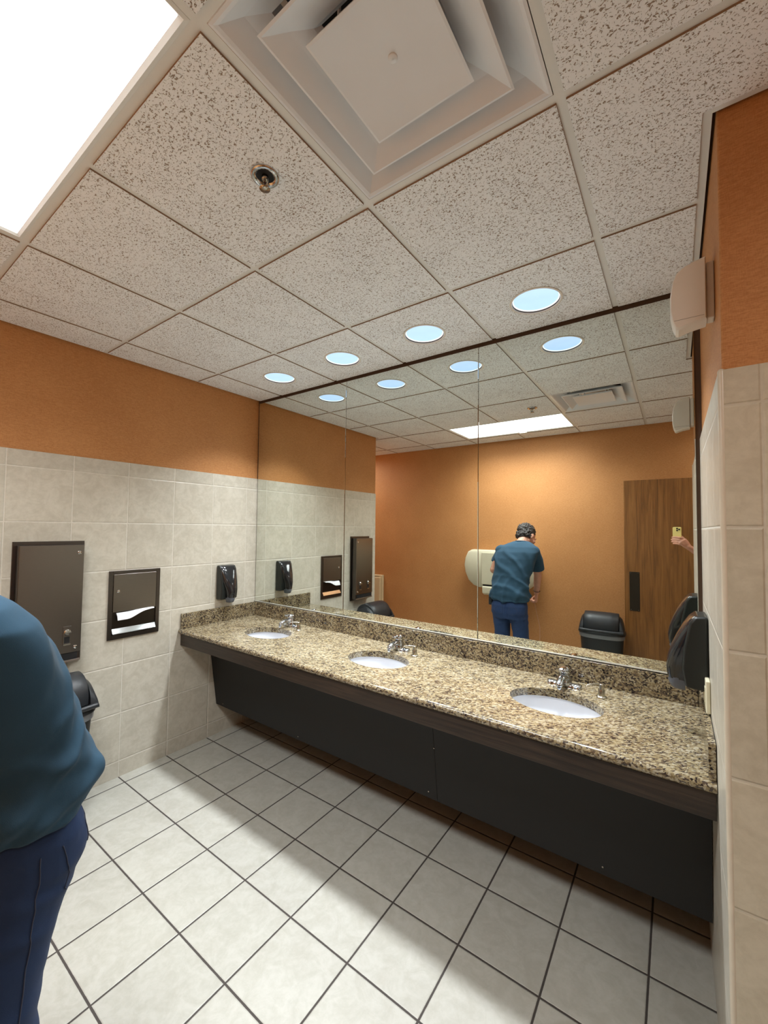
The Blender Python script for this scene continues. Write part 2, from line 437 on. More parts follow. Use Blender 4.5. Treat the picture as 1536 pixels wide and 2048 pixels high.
for (a, c), k_ in kind.items():
    x0, x1, y0, y1 = xs[a], xs[a+1], ys[c], ys[c+1]
    if k_ == 'bar':
        gb.add([(x0,y0,H),(x1,y0,H),(x1,y1,H),(x0,y1,H)], [(0,1,2,3)])
    if k_ == 'tile':
        z = H-DROP; hole = None
        for q in DL:
            if x0 < q[0] < x1 and y0 < q[1] < y1: hole = q
        if hole is None:
            tb.add([(x0,y0,z),(x1,y0,z),(x1,y1,z),(x0,y1,z)], [(0,1,2,3)])
        else:
            n = 48; inn = []; out = []
            for k2 in range(n):
                t = 2*math.pi*k2/n+math.pi/4
                dx, dy = math.cos(t), math.sin(t)
                inn.append((hole[0]+DLR*dx, hole[1]+DLR*dy, z))
                sc = min(((x1-hole[0]) if dx > 0 else (hole[0]-x0))/max(abs(dx), 1e-9), ((y1-hole[1]) if dy > 0 else (hole[1]-y0))/max(abs(dy), 1e-9))
                out.append((hole[0]+sc*dx, hole[1]+sc*dy, z))
            for cx_, cy_ in ((x0,y0),(x1,y0),(x1,y1),(x0,y1)):
                kk = min(range(n), key=lambda q: (out[q][0]-cx_)**2+(out[q][1]-cy_)**2); out[kk] = (cx_, cy_, z)
            tb.add(inn+out, [(k2, (k2+1) % n, n+(k2+1) % n, n+k2) for k2 in range(n)])
        for da, dc, p, q in ((-1,0,(x0,y0),(x0,y1)),(1,0,(x1,y0),(x1,y1)),(0,-1,(x0,y0),(x1,y0)),(0,1,(x0,y1),(x1,y1))):
            if kind.get((a+da, c+dc)) != 'tile':
                tb.add([(*p, z), (*q, z), (*q, H+0.01), (*p, H+0.01)], [(0,1,2,3)], 1)
tb.box((XA-0.1, YB-0.1, H+0.24), (XR+0.1, 0.1, H+0.28), 1)
struct(tb.build('ceiling', [M['ctile'], M['cedge']], recalc=False))
struct(gb.build('trim_1', M['grid'], recalc=False))

# ------------------------------------------------------------------ mirror panels and channels
ZM0, ZM1 = 0.990, 2.699
edges = [0.007, 1.0035, 2.024, 3.036]
mlab = ['leftmost tall wall mirror panel, beside the left tiled wall', 'middle tall wall mirror panel above the granite backsplash', 'right-hand tall wall mirror panel, ending at the right wall']
for i in range(3):
    xa, xb = edges[i]+0.0010, edges[i+1]-0.0010; B_ = 0.0022
    b = MB(); b.loft([[(xa+d, y_, ZM0+d), (xb-d, y_, ZM0+d), (xb-d, y_, ZM1-d), (xa+d, y_, ZM1-d)] for d, y_ in ((0, -0.0005), (0, -0.0052), (B_, -0.007))])
    tag(b.build('mirror_panel', M['mirror']), mlab[i], 'mirror', 'frameless mirror panels')
b = MB(); b.box((0.0, -0.0125, 0.9855), (W, -0.0002, 0.9895)); b.box((0.0, -0.0125, 0.9855), (W, -0.0095, 0.994))
struct(b.build('trim_2', M['alu']))

# ------------------------------------------------------------------ counter
CT, CB, CF = 0.875, 0.840, -0.668
SX = [0.590, 1.556, 2.515]; SYc = -0.335; SA, SB = 0.192, 0.137
ct = thing('granite_countertop', 'long speckled granite countertop with three oval sink cutouts under the mirror', 'countertop', (W/2, -0.33, CB))
b = MB(); y0, y1 = CF+0.0175, -0.001
xe = [0.002] + [v for sx in SX for v in (sx-0.26, sx+0.26)] + [W-0.002]
for i in range(len(xe)-1):
    x0, x1 = xe[i], xe[i+1]
    if i % 2 == 0:
        b.add([(x0,y0,CT),(x1,y0,CT),(x1,y1,CT),(x0,y1,CT)], [(0,1,2,3)])
        b.add([(x0,y0,CB),(x1,y0,CB),(x1,y1,CB),(x0,y1,CB)], [(3,2,1,0)])
    else:
        sx = SX[i//2]; n = 64; inn = []; out = []
        for k in range(n):
            t = 2*math.pi*k/n; dx, dy = SA*math.cos(t), SB*math.sin(t)
            inn.append((sx+dx, SYc+dy))
            s_ = min(((x1-sx) if dx > 0 else (sx-x0))/max(abs(dx), 1e-9), ((y1-SYc) if dy > 0 else (SYc-y0))/max(abs(dy), 1e-9))
            out.append((sx+s_*dx, SYc+s_*dy))
        for cx_, cy_ in ((x0,y0),(x1,y0),(x1,y1),(x0,y1)):
            kk = min(range(n), key=lambda q: (out[q][0]-cx_)**2+(out[q][1]-cy_)**2); out[kk] = (cx_, cy_)
        F = [(k, (k+1) % n, n+(k+1) % n, n+k) for k in range(n)]
        b.add([(*p, CT) for p in inn+out], F); b.add([(*p, CB) for p in inn+out], [f[::-1] for f in F])
        b.add([(p[0]+(sx-p[0])*-0.0, p[1], CT) for p in inn]+[(*p, CB) for p in inn], [(k, n+k, n+(k+1) % n, (k+1) % n) for k in range(n)])
prof = [(y0-0.0175*math.sin(math.pi*k/12), CT-0.0175+0.0175*math.cos(math.pi*k/12)) for k in range(13)]
b.loft([[(0.002, *p) for p in prof], [(W-0.002, *p) for p in prof]], cap=False, closed=False)
b.build('slab', M['granite'], ct, smooth=True, angle=30, weld=True)
def splash(name, a, c):
    s = MB(); s.box(a, c); return s.build('backsplash', M['granite2'], ct, bevel=0.002)
splash('back', (0.022, -0.021, CT+0.0005), (W-0.022, -0.001, 0.985))
splash('left', (0.002, -0.652, CT+0.0005), (0.021, -0.001, 0.985))
splash('right', (W-0.021, -0.652, CT+0.0005), (W-0.002, -0.001, 0.985))
b = MB(); b.box((0.004, -0.650, 0.757), (W-0.003, -0.632, 0.838))
tag(b.build('wooden_apron', M['apron'], bevel=0.002), 'dark stained oak apron board directly beneath the granite counter edge', 'apron board')
# sloped black skirt panel
pn = thing('skirt_panel', 'sloping black laminate panel hiding the plumbing under the counter', 'panel', (W/2, -0.37, 0.235))
for q, (x0, x1) in enumerate(((0.003, 1.949), (1.951, W-0.003))):
    b = MB()
    b.prism([(-0.434, 0.838), (-0.346, 0.236), (-0.330, 0.238), (-0.418, 0.838)], 0, x0, x1)
    b.build('panel_board', M['panel'], pn)
for sx, sz in ((0.10, 0.26), (0.93, 0.26), (1.90, 0.27), (1.95, 0.52), (2.70, 0.27)):
    yy = -0.346-(sz-0.236)*0.088/0.602
    b = MB(); b.ell((sx, yy-0.0015, sz), (0.004, 0.002, 0.004), nu=10, nv=6)
    b.build('screw', M['nickel'], pn, smooth=True)

# ------------------------------------------------------------------ sinks
slab = ['left undermount oval white sink, nearest the left wall', 'middle undermount oval white sink in the granite counter', 'right undermount oval white sink, beside the largest faucet']
slab = ['oval white undermount sink farthest left, nearest the tiled left wall', 'oval white undermount sink in the middle of the counter', 'oval white undermount sink nearest the camera, at the right end of the counter']
def make_sink(x):
    t = thing('sink', slab[0], 'sink', (x, SYc, 0.70), 'undermount sinks')
    b = MB(); n = 56; rings = []
    prof = [(1.0, 0.8385), (1.0, 0.832), (0.985, 0.815), (0.95, 0.785), (0.88, 0.750), (0.74, 0.722), (0.52, 0.706), (0.3, 0.700), (0.11, 0.698)]
    oa, ob = SA+0.012, SB+0.012
    for r, z in prof: rings.append([(x+oa*r*math.cos(2*math.pi*k/n), SYc+ob*r*math.sin(2*math.pi*k/n), z) for k in range(n)])
    rim = [(x+(oa+0.02)*math.cos(2*math.pi*k/n), SYc+(ob+0.02)*math.sin(2*math.pi*k/n), 0.8385) for k in range(n)]
    o1 = [[(x+(oa+0.012)*r*math.cos(2*math.pi*k/n), SYc+(ob+0.012)*r*math.sin(2*math.pi*k/n), z-0.012) for k in range(n)] for r, z in prof[1:]]
    b.loft([*o1[::-1], rim, *rings], cap=True)
    b.build('basin', M['porcelain'], t, smooth=True, angle=60)
    b = MB(); b.lathe([(0.0, 0.7005), (0.020, 0.7005), (0.024, 0.7025), (0.030, 0.7015), (0.031, 0.699)], (x, SYc, 0), 24, cap=False)
    b.build('drain', M['chrome'], t, smooth=True)
    b = MB(); b.lathe([(0.001, 0), (0.011, 0), (0.013, 0.0015), (0.011, 0.003), (0.001, 0.003)], (x, SYc-SB+0.004, 0.79), 20, axis='y')
    b.build('overflow_ring', M['chrome'], t, smooth=True)
    return t
s0 = make_sink(SX[0])
for i in (1, 2):
    c = copy_tree(s0); c.location = (SX[i], SYc, 0.70); c['label'] = slab[i]

# ------------------------------------------------------------------ faucets
FXs = [0.572, 1.548, 2.508]
def make_faucet(x, y=-0.105):
    t = thing('faucet', 'chrome single-lever faucet behind the leftmost sink', 'faucet', (x, y, CT), 'chrome faucets')
    z = CT+0.0005
    b = MB()   # flared deck plate
    n = 28; rings = []
    for k in range(n+1):
        u = -1+2*k/n; xx = x+u*0.078
        hw = 0.017 + 0.014*math.exp(-(u/0.42)**2) + 0.006*math.exp(-((abs(u)-0.8)/0.18)**2)
        if abs(u) > 0.9: hw *= math.sqrt(max(0.03, 1-((abs(u)-0.9)/0.1)**2))
        hh = 0.015 + 0.013*math.exp(-(u/0.35)**2) + 0.003*math.exp(-((abs(u)-0.8)/0.2)**2)
        rings.append([(xx, y+hw*math.cos(math.pi*q/12), z+hh*math.sin(math.pi*q/12)) for q in range(13)])
    b.loft(rings, cap=True)
    b.build('deck_plate', M['chrome'], t, smooth=True, angle=60)
    b = MB()   # body rising to the dome
    b.lathe([(0.033, z), (0.0355, z+0.012), (0.0345, z+0.024), (0.0305, z+0.038), (0.0260, z+0.050), (0.0232, z+0.060), (0.0225, z+0.068)], (x, y, 0), 28)
    b.build('body', M['chrome'], t, smooth=True)
    b = MB()   # spout
    b.tube([(x, y+0.004, z+0.030), (x, y-0.030, z+0.046), (x, y-0.062, z+0.049), (x, y-0.090, z+0.042), (x, y-0.104, z+0.032)], [(0.026, 0.020), (0.023, 0.0165), (0.019, 0.014), (0.017, 0.013), (0.0155, 0.012)], 20, flat=(0, 0, 1))
    b.tube([(x, y-0.104, z+0.034), (x, y-0.106, z+0.020)], 0.0105, 16)
    b.build('spout', M['chrome'], t, smooth=True)
    b = MB()   # lever: dome cap sweeping up and forward
    b.ell((x, y-0.004, z+0.073), (0.0265, 0.030, 0.020))
    b.tube([(x, y+0.006, z+0.076), (x, y-0.016, z+0.085), (x, y-0.036, z+0.089), (x, y-0.054, z+0.087)], [(0.019, 0.012), (0.017, 0.008), (0.0155, 0.0065), (0.0155, 0.0055)], 18, flat=(0, -0.2, 1))
    b.build('lever', M['chrome'], t, smooth=True)
    return t
f0 = make_faucet(FXs[0])
for i, lb in ((1, 'chrome single-lever faucet behind the middle sink'), (2, 'chrome single-lever faucet behind the right-hand sink, nearest the camera')):
    c = copy_tree(f0); c.location = (FXs[i], -0.105, CT); c['label'] = lb

def make_pump(x, y=-0.160):
    t = thing('soap_pump', 'small brushed nickel counter soap pump beside the leftmost faucet', 'soap pump', (x, y, CT), 'counter soap pumps')
    z = CT+0.0005
    b = MB(); b.lathe([(0.0215, z), (0.0215, z+0.004), (0.018, z+0.008), (0.0142, z+0.009), (0.0138, z+0.034), (0.013, z+0.036)], (x, y, 0), 24)
    b.build('collar', M['nickel'], t, smooth=True, angle=40)
    b = MB(); b.lathe([(0.0100, z+0.034), (0.0100, z+0.058), (0.008, z+0.060)], (x, y, 0), 20)
    b.build('plunger', M['nickel'], t, smooth=True, angle=40)
    b = MB(); d = Vector((-0.80, -0.6, 0)).normalized()
    p = Vector((x, y, z+0.056))
    b.tube([p, p+d*0.02+Vector((0,0,0.003)), p+d*0.045+Vector((0,0,0.003)), p+d*0.062, p+d*0.070-Vector((0,0,0.009))], [0.0045, 0.0035, 0.003, 0.0028, 0.0026], 12)
    b.build('nozzle', M['nickel'], t, smooth=True)
    return t
p0 = make_pump(0.712)
for x, lb in ((1.695, 'small brushed nickel counter soap pump between the middle and right sinks'), (2.676, 'small brushed nickel counter soap pump right of the right-hand faucet')):
    c = copy_tree(p0); c.location = (x, -0.160, CT); c['label'] = lb

# ------------------------------------------------------------------ downlights
def make_downlight(q):
    t = thing('recessed_downlight', 'round bluish recessed ceiling downlight nearest the left wall', 'downlight', (q[0], q[1], H-DROP), 'recessed downlights over the counter')
    z = H-DROP
    b = MB(); b.lathe([(0.112, z+0.10), (0.112, z+0.0), (0.119, z-0.0005), (0.120, z-0.003), (0.116, z-0.0045), (0.110, z-0.0035), (0.108, z)], (q[0], q[1], 0), 48, cap=False)
    b.build('trim_ring', M['white'], t, smooth=True, angle=50)
    b = MB(); b.lathe([(0.1078, z), (0.107, z+0.012), (0.107, z+0.10)], (q[0], q[1], 0), 48, cap=False)
    b.build('baffle', M['strip'], t, smooth=True, angle=50)
    b = MB(); b.lathe([(0.0005, z+0.016), (0.04, z+0.0155), (0.08, z+0.013), (0.1015, z+0.0095)], (q[0], q[1], 0), 48, cap=False)
    b.build('lens', M['dlens'], t, smooth=True)
    b = MB(); b.lathe([(0.1015, z+0.0095), (0.106, z+0.006), (0.1068, z+0.012)], (q[0], q[1], 0), 48, cap=False)
    b.build('lens_edge', M['drim'], t, smooth=True)
    ld = bpy.data.lights.new('downlight_lamp', 'AREA'); ld.shape = 'DISK'; ld.size = 0.17; ld.energy = DOWN_W
    ld.color = (0.91, 0.955, 1.0); ld.spread = math.radians(102)
    lo = bpy.data.objects.new('lamp', ld); C.objects.link(lo); lo.parent = t; lo.location = (0, 0, 0.002)
    return t
d0 = make_downlight(DL[0])
dlab = [None, 'round bluish recessed ceiling downlight, second from the left wall', 'round bluish recessed ceiling downlight, third from the left wall', 'round bluish recessed ceiling downlight nearest the right wall']
for i in (1, 2, 3):
    c = copy_tree(d0); c.location = (DL[i][0], DL[i][1], H-DROP); c['label'] = dlab[i]

# ------------------------------------------------------------------ fluorescent troffer
tx0, tx1, ty0, ty1 = GX+G+BW, GX+3*G-BW, GY-3*G+BW, GY-2*G-BW
t = thing('fluorescent_troffer', 'large rectangular fluorescent ceiling light glowing white, near the back wall', 'ceiling light', ((tx0+tx1)/2, (ty0+ty1)/2, H))
b = MB(); fr = 0.018
o4 = [(tx0,ty0),(tx1,ty0),(tx1,ty1),(tx0,ty1)]; i4 = [(tx0+fr,ty0+fr),(tx1-fr,ty0+fr),(tx1-fr,ty1-fr),(tx0+fr,ty1-fr)]
b.loft([[(*p, H+0.02) for p in o4], [(*p, H-0.001) for p in o4], [(*p, H-0.003) for p in [(x*0.5+u*0.5, y*0.5+v*0.5) for (x, y), (u, v) in zip(o4, i4)]], [(*p, H+0.004) for p in i4], [(*p, H+0.02) for p in i4]], cap=False)
b.build('frame', M['grid'], t)
b = MB(); b.box((tx0+fr, ty0+fr, H+0.004), (tx1-fr, ty1-fr, H+0.008)); b.build('lens', M['lens'], t)
def rect_lamp(t, cx_, cy_, z_, sx_, sy_, watts, spread, col):
    ld = bpy.data.lights.new('tube_lamp', 'AREA'); ld.shape = 'RECTANGLE'; ld.size = sx_; ld.size_y = sy_; ld.energy = watts
    ld.color = col; ld.spread = math.radians(spread)
    lo = bpy.data.objects.new('lamp', ld); C.objects.link(lo); lo.parent = t; lo.location = Vector((cx_, cy_, z_))-t.location
rect_lamp(t, (tx0+tx1)/2, (ty0+ty1)/2, H+0.003, tx1-tx0-2*fr, ty1-ty0-2*fr, TROFFER_W, 138, (0.92, 0.97, 1.0))
b = MB(); b.box((tx0+0.62, ty0-0.006, H-0.008), (tx0+0.70, ty0+0.012, H-0.0015)); b.build('latch', M['grid'], t, bevel=0.002)

# unseen fill light added over the entrance passage to brighten the right side
px0, px1 = GX+5*G+BW, GX+6*G-BW
t = thing('passage_fill_light', 'added unseen square fill light on the entrance passage ceiling', 'ceiling light', ((px0+px1)/2, (ty0+ty1)/2, H))
b = MB(); b.box((px0+0.004, ty0+0.004, H-0.010), (px1-0.004, ty1-0.004, H-0.0065)); b.build('frame', M['grid'], t)
b = MB(); b.box((px0+0.02, ty0+0.02, H-0.013), (px1-0.02, ty1-0.02, H-0.0102)); b.build('lens', M['fill_lens'], t)
rect_lamp(t, (px0+px1)/2, (ty0+ty1)/2, H-0.014, 0.5, 0.5, PASSAGE_FILL_W, 160, (1.0, 0.97, 0.93))

ax0, ax1 = GX-3*G+BW, GX-2*G-BW  # unseen fill light added in the alcove to lift the back wall
t = thing('alcove_fill_light', 'added unseen square fill light on the alcove ceiling behind the left wall', 'ceiling light', ((ax0+ax1)/2, (ty0+ty1)/2, H))
b = MB(); b.box((ax0+0.004, ty0+0.004, H-0.010), (ax1-0.004, ty1-0.004, H-0.0065)); b.build('frame', M['grid'], t)
b = MB(); b.box((ax0+0.02, ty0+0.02, H-0.013), (ax1-0.02, ty1-0.02, H-0.0102)); b.build('lens', M['fill_lens'], t)
rect_lamp(t, (ax0+ax1)/2, (ty0+ty1)/2, H-0.014, 0.5, 0.5, ALCOVE_FILL_W, 170, (0.98, 0.98, 1.0))

# ------------------------------------------------------------------ air diffuser
cx, cy = GX+3.5*G, GY-1.5*G
t = thing('air_diffuser', 'white stepped square ceiling air diffuser with nested cones', 'air vent', (cx, cy, H))
def sq(h, z, rr=0.0):
    return [(cx-h, cy-h, z), (cx+h, cy-h, z), (cx+h, cy+h, z), (cx-h, cy+h, z)]
b = MB(); b.loft([sq(0.291, H+0.03), sq(0.291, H-0.001), sq(0.284, H-0.002), sq(0.276, H+0.001), sq(0.262, H+0.013), sq(0.238, H+0.033), sq(0.212, H+0.048), sq(0.196, H+0.056), sq(0.194, H+0.10)], cap=False)
b.build('outer_frame', M['dif'], t)
def cone(name, h0, h1, lip, nm):
    b = MB()
    b.loft([sq(h0-0.004, H+0.002), sq(h0, H-0.006), sq(h0-0.006, H-0.0075), sq(h0-0.022, H+0.002), sq((h0+h1)/2, H+0.020), sq(h1+0.012, H+0.040), sq(h1, H+0.052), sq(h1, H+0.054), sq((h0+h1)/2, H+0.026), sq(h0-0.004, H+0.002)], cap=False)
    return b.build(nm, M['dif'], t)
cone('c', 0.218, 0.118, 0.01, 'middle_cone')
b = MB()
b.loft([sq(0.138, H+0.004), sq(0.143, H-0.007), sq(0.137, H-0.0085), sq(0.120, H-0.003), sq(0.09, H+0.002), sq(0.055, H+0.0065), sq(0.02, H+0.0095)], cap=False)
b.add(sq(0.02, H+0.0095), [(0,1,2,3)])
b.build('centre_plate', M['dif'], t, smooth=True, angle=30, weld=True)
b = MB(); b.lathe([(0.001, H+0.006), (0.010, H+0.0064), (0.0115, H+0.008), (0.0115, H+0.012)], (cx, cy, 0), 24, cap=False); b.build('screw_cap', M['dif'], t, smooth=True)
for sx_, sy_ in ((1,1),(-1,1),(-1,-1),(1,-1)):
    b = MB(); b.box((cx+sx_*0.09-0.003, cy+sy_*0.09-0.003, H+0.012), (cx+sx_*0.09+0.003, cy+sy_*0.09+0.003, H+0.12))
    b.build('hanger', M['dif'], t)
b = MB(); b.box((cx-0.19, cy-0.19, H+0.12), (cx+0.19, cy+0.19, H+0.13)); b.build('duct_damper', M['dark'], t)

# ------------------------------------------------------------------ sprinkler
q = (1.928, -1.478); z = H-DROP
t = thing('fire_sprinkler', 'small round chrome fire sprinkler set in a ceiling tile', 'sprinkler', (*q, z))
b = MB(); b.lathe([(0.023, z+0.02), (0.026, z), (0.030, z-0.006), (0.037, z-0.009), (0.042, z-0.006), (0.044, z-0.001), (0.044, z)], (*q, 0), 40, cap=False); b.build('escutcheon', M['chrome'], t, smooth=True)
b = MB(); b.lathe([(0.026, z-0.001), (0.0005, z-0.0012)], (*q, 0), 24, cap=False); b.build('recess', M['dark'], t)
b = MB(); b.lathe([(0.010, z), (0.010, z-0.012), (0.007, z-0.014)], (*q, 0), 20)
for sgn in (-1, 1):
    b.tube([(q[0]+sgn*0.009, q[1], z-0.012), (q[0]+sgn*0.014, q[1], z-0.024), (q[0]+sgn*0.008, q[1], z-0.036), (q[0], q[1], z-0.041)], [(0.003, 0.0022)]*4, 8)
b.build('frame_arms', M['nickel'], t, smooth=True)
b = MB(); b.tube([(*q, z-0.013), (*q, z-0.036)], 0.0024, 10); b.build('bulb', simple('dark_glass', lin((70, 40, 36)), 0.1), t, smooth=True)
b = MB(); b.lathe([(0.0005, z-0.041), (0.016, z-0.041), (0.0165, z-0.0425), (0.0005, z-0.0435)], (*q, 0), 24, cap=False); b.build('deflector', M['nickel'], t, smooth=True)

# ------------------------------------------------------------------ left-wall fittings
# big steel vendor
y0, y1, z0, z1 = -1.607, -1.272, 0.812, 1.528
t = thing('steel_vending_dispenser', 'tall brushed steel coin-operated dispenser on the left tiled wall', 'dispenser', (0.0, (y0+y1)/2, z0))
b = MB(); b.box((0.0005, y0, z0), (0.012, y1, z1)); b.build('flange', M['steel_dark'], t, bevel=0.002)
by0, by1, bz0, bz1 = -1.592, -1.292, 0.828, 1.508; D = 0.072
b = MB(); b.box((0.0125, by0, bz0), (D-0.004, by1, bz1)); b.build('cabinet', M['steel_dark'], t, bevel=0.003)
dr = None
b = MB(); b.prism([(by0+0.002, bz0+0.055), (by1-0.002, bz0+0.055), (by1-0.002, bz1-0.002), (by0+0.002, bz1-0.002)], 0, D-0.0035, D+0.004)
dr = b.build('door', M['steel'], t, bevel=0.0015)
b = MB(); b.box((D-0.0035, by0+0.018, bz0+0.016), (D+0.001, by1-0.018, bz0+0.052)); b.build('outlet_slot', M['dark'], t)
b = MB(); b.prism([(0.0, 0.0), (0.010, 0.0), (0.006, 0.012), (0.0, 0.012)], 1, by0+0.004, by1-0.004)
b.v = [(v[0]+D-0.0035, v[1], v[2]+bz0+0.001) for v in b.v]; b.build('outlet_lip', M['steel'], t, bevel=0.001)
for yy, zz in ((by1-0.026, 1.462), (by1-0.030, 0.912)):
    b = MB(); b.lathe([(0.010, 0.0), (0.010, 0.004), (0.007, 0.0055), (0.001, 0.006)], (D+0.004, yy, zz), 20, axis='x'); b.build('lock', M['bright'], dr, smooth=True, angle=40)
for yy in (by0+0.085, by1-0.072):
    zz = 0.985
    b = MB(); b.box((D+0.0042, yy-0.020, zz-0.052), (D+0.007, yy+0.020, zz+0.052))
    cm = b.build('coin_mechanism', M['steel'], dr, bevel=0.001)
    b = MB(); b.box((D+0.0072, yy-0.013, zz-0.044), (D+0.0078, yy+0.013, zz-0.008)); b.build('coin_return', M['dark'], cm)
    b = MB(); b.lathe([(0.017, 0.0), (0.017, 0.006), (0.013, 0.010), (0.001, 0.011)], (D+0.0072, yy, zz+0.018), 24, axis='x'); b.box((D+0.018, yy-0.016, zz+0.014), (D+0.026, yy+0.016, zz+0.022)); b.build('knob', M['bright'], cm, smooth=True, angle=35)
    b = MB(); b.box((D+0.0072, yy-0.018, zz-0.056), (D+0.012, yy+0.018, zz-0.048)); b.build('coin_tray_lip', M['bright'], cm)

# towel dispenser (recessed)
y0, y1, z0, z1 = -1.130, -0.812, 0.890, 1.330
t = thing('paper_towel_dispenser', 'recessed steel paper towel dispenser with a white towel poking out', 'dispenser', (0.0, (y0+y1)/2, z0))
b = MB(); fl = 0.024; zo0, zo1 = 0.918, 1.310
for a, c in (((y0, z0), (y0+fl, z1)), ((y1-fl, z0), (y1, z1)), ((y0+fl, zo1), (y1-fl, z1)), ((y0+fl, z0), (y1-fl, zo0))):
    b.box((0.0005, a[0], a[1]), (0.010, c[0], c[1]))
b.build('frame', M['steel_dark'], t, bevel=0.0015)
b = MB(); b.box((0.0006, y0+fl, zo0), (0.002, y1-fl, 1.075)); b.build('niche', simple('niche_steel', lin((70, 64, 58)), 0.35, 1.0), t)
b = MB(); b.box((0.004, y0+fl+0.002, 1.066), (0.013, y1-fl-0.002, zo1-0.003))
dr = b.build('door', M['steel'], t, bevel=0.002)
b = MB(); b.lathe([(0.009, 0.0), (0.009, 0.004), (0.006, 0.0055), (0.001, 0.006)], (0.013, y0+fl+0.03, 1.198), 20, axis='x'); b.build('lock', M['bright'], dr, smooth=True, angle=40)
b = MB(); b.prism([(0.004, 0.958), (0.020, 0.930), (0.022, 0.926), (0.018, 0.924), (0.004, 0.926)], 1, y0+fl+0.002, y1-fl-0.002); b.build('towel_tray', M['bright'], t, smooth=False)
b = MB(); n = 16; top = []; bot = []
for k in range(n+1):
    u = k/n; yy = y0+fl+0.025+u*0.225
    drop = 0.050*(1-sm(0.25, 0.75, u)); zt = 1.068 - drop*0.2 + 0.002*u
    zb = 1.052 - drop*0.75 + 0.010*float(sm(0.6, 1, u))
    top.append([(0.006, yy, zt), (0.016, yy, zt-0.003), (0.026, yy, (zt+zb)/2+0.004), (0.031, yy, zb+0.004), (0.0325, yy, zb), (0.031, yy, zb-0.0015), (0.024, yy, (zt+zb)/2), (0.006, yy, zt-0.006)])
b.loft(top, cap=True); b.build('towel', M['paperw'], t, smooth=True, angle=50)

# black wall soap dispensers: profile in (depth, z)
def soap_disp(xw, sgn, yc, label):
    t = thing('wall_soap_dispenser', label, 'soap dispenser', (xw, yc, 1.04), 'black wall soap dispensers')
    hw = 0.072
    prof = [(0.001, 1.046), (0.062, 1.046), (0.075, 1.062), (0.092, 1.078), (0.060, 1.20), (0.042, 1.306), (0.020, 1.316), (0.001, 1.316)]
    b = MB(); b.prism([(xw+sgn*d, z) for d, z in [(0.001, 1.048), (0.070, 1.052), (0.080, 1.12), (0.074, 1.20), (0.056, 1.290), (0.040, 1.314), (0.001, 1.318)]], 1, yc-hw, yc+hw)
    b.build('back_shell', M['shell'], t, bevel=0.010, seg=3)
    # glossy front cover bulging forward, narrowing downward
    rings = []
    lv = [(1.066, 0.124, 0.034), (1.085, 0.128, 0.036), (1.11, 0.130, 0.040), (1.15, 0.124, 0.050), (1.19, 0.112, 0.060), (1.235, 0.094, 0.066), (1.275, 0.074, 0.068), (1.303, 0.056, 0.067), (1.316, 0.040, 0.062)]
    n = 20
    for z, d, hy in lv:
        ring = []
        for k in range(n):
            a = math.pi*k/(n-1)
            cc, ss = math.cos(a), math.sin(a)
            yy = yc + hy*math.copysign(abs(cc)**0.75, cc); dd = 0.030 + (d-0.030)*abs(ss)**0.55
            ring.append((xw+sgn*dd, yy, z))
        rings.append(ring)
    b = MB(); b.loft(rings, cap=True); b.build('front_cover', M['blackp'], t, smooth=True, angle=55)
    b = MB(); rings = []
    for z, d, hy in ((1.028, 0.108, 0.022), (1.034, 0.116, 0.027), (1.055, 0.124, 0.031), (1.072, 0.122, 0.033)):
        rings.append([(xw+sgn*(0.070+(d-0.070)*math.sin(math.pi*k/11)**0.6), yc+hy*math.cos(math.pi*k/11), z) for k in range(12)])
    b.loft(rings, cap=True); b.build('push_nozzle', M['greyp'], t, smooth=True, angle=50)
soap_disp(0.0, 1, -0.302, 'glossy black wall soap dispenser on the left tiled wall by the mirror')
soap_disp(W, -1, -0.300, 'black wall soap dispenser on the right wall above the counter end')

# electrical plate on the right wall
b = MB(); b.box((W-0.014, -0.425, 0.992), (W-0.0005, -0.262, 1.105))
t = thing('outlet_plate', 'cream plastic outlet plate on right wall just above the side splash', 'outlet', (W, -0.34, 0.99))
b.build('cover', M['plate'], t, bevel=0.004)
for yy in (-0.385, -0.302):
    b = MB(); b.box((W-0.0155, yy-0.017, 1.022), (W-0.0138, yy+0.017, 1.075)); b.build('socket', M['plate'], t)

# air freshener
t = thing('air_freshener', 'white boxy air freshener high on the right wall near the ceiling', 'air freshener', (W, -0.75, 2.2))
yA, yB_ = -0.800, -0.730
b = MB(); b.box((W-0.0115, yA+0.022, 2.245), (W+0.0075, yB_-0.004, 2.412)); b.build('back_plate', M['white'], t, bevel=0.004)
b = MB(); rings = []
for yy, s_ in ((yA, 0.93), (yA+0.005, 0.985), (yA+0.012, 1.0), (yB_-0.012, 1.0), (yB_-0.005, 0.985), (yB_, 0.93)):
    zc, xc = 2.31, W-0.055
    pr = [(W-0.012, 2.236), (W-0.050, 2.230), (W-0.078, 2.221), (W-0.085, 2.224), (W-0.093, 2.245), (W-0.098, 2.280), (W-0.098, 2.325), (W-0.092, 2.368), (W-0.083, 2.392), (W-0.068, 2.406), (W-0.045, 2.416), (W-0.012, 2.422)]
    rings.append([(xc+(px-xc)*s_, yy, zc+(pz-zc)*s_) for px, pz in pr])
b.loft(rings, cap=True); cv = b.build('cover', M['white'], t, smooth=True, angle=35)
b = MB(); b.box((W-0.0885, yA-0.0005, 2.248), (W-0.018, yB_+0.0005, 2.2492)); b.build('seam', simple('seam_grey', lin((150, 146, 138)), 0.5), cv)

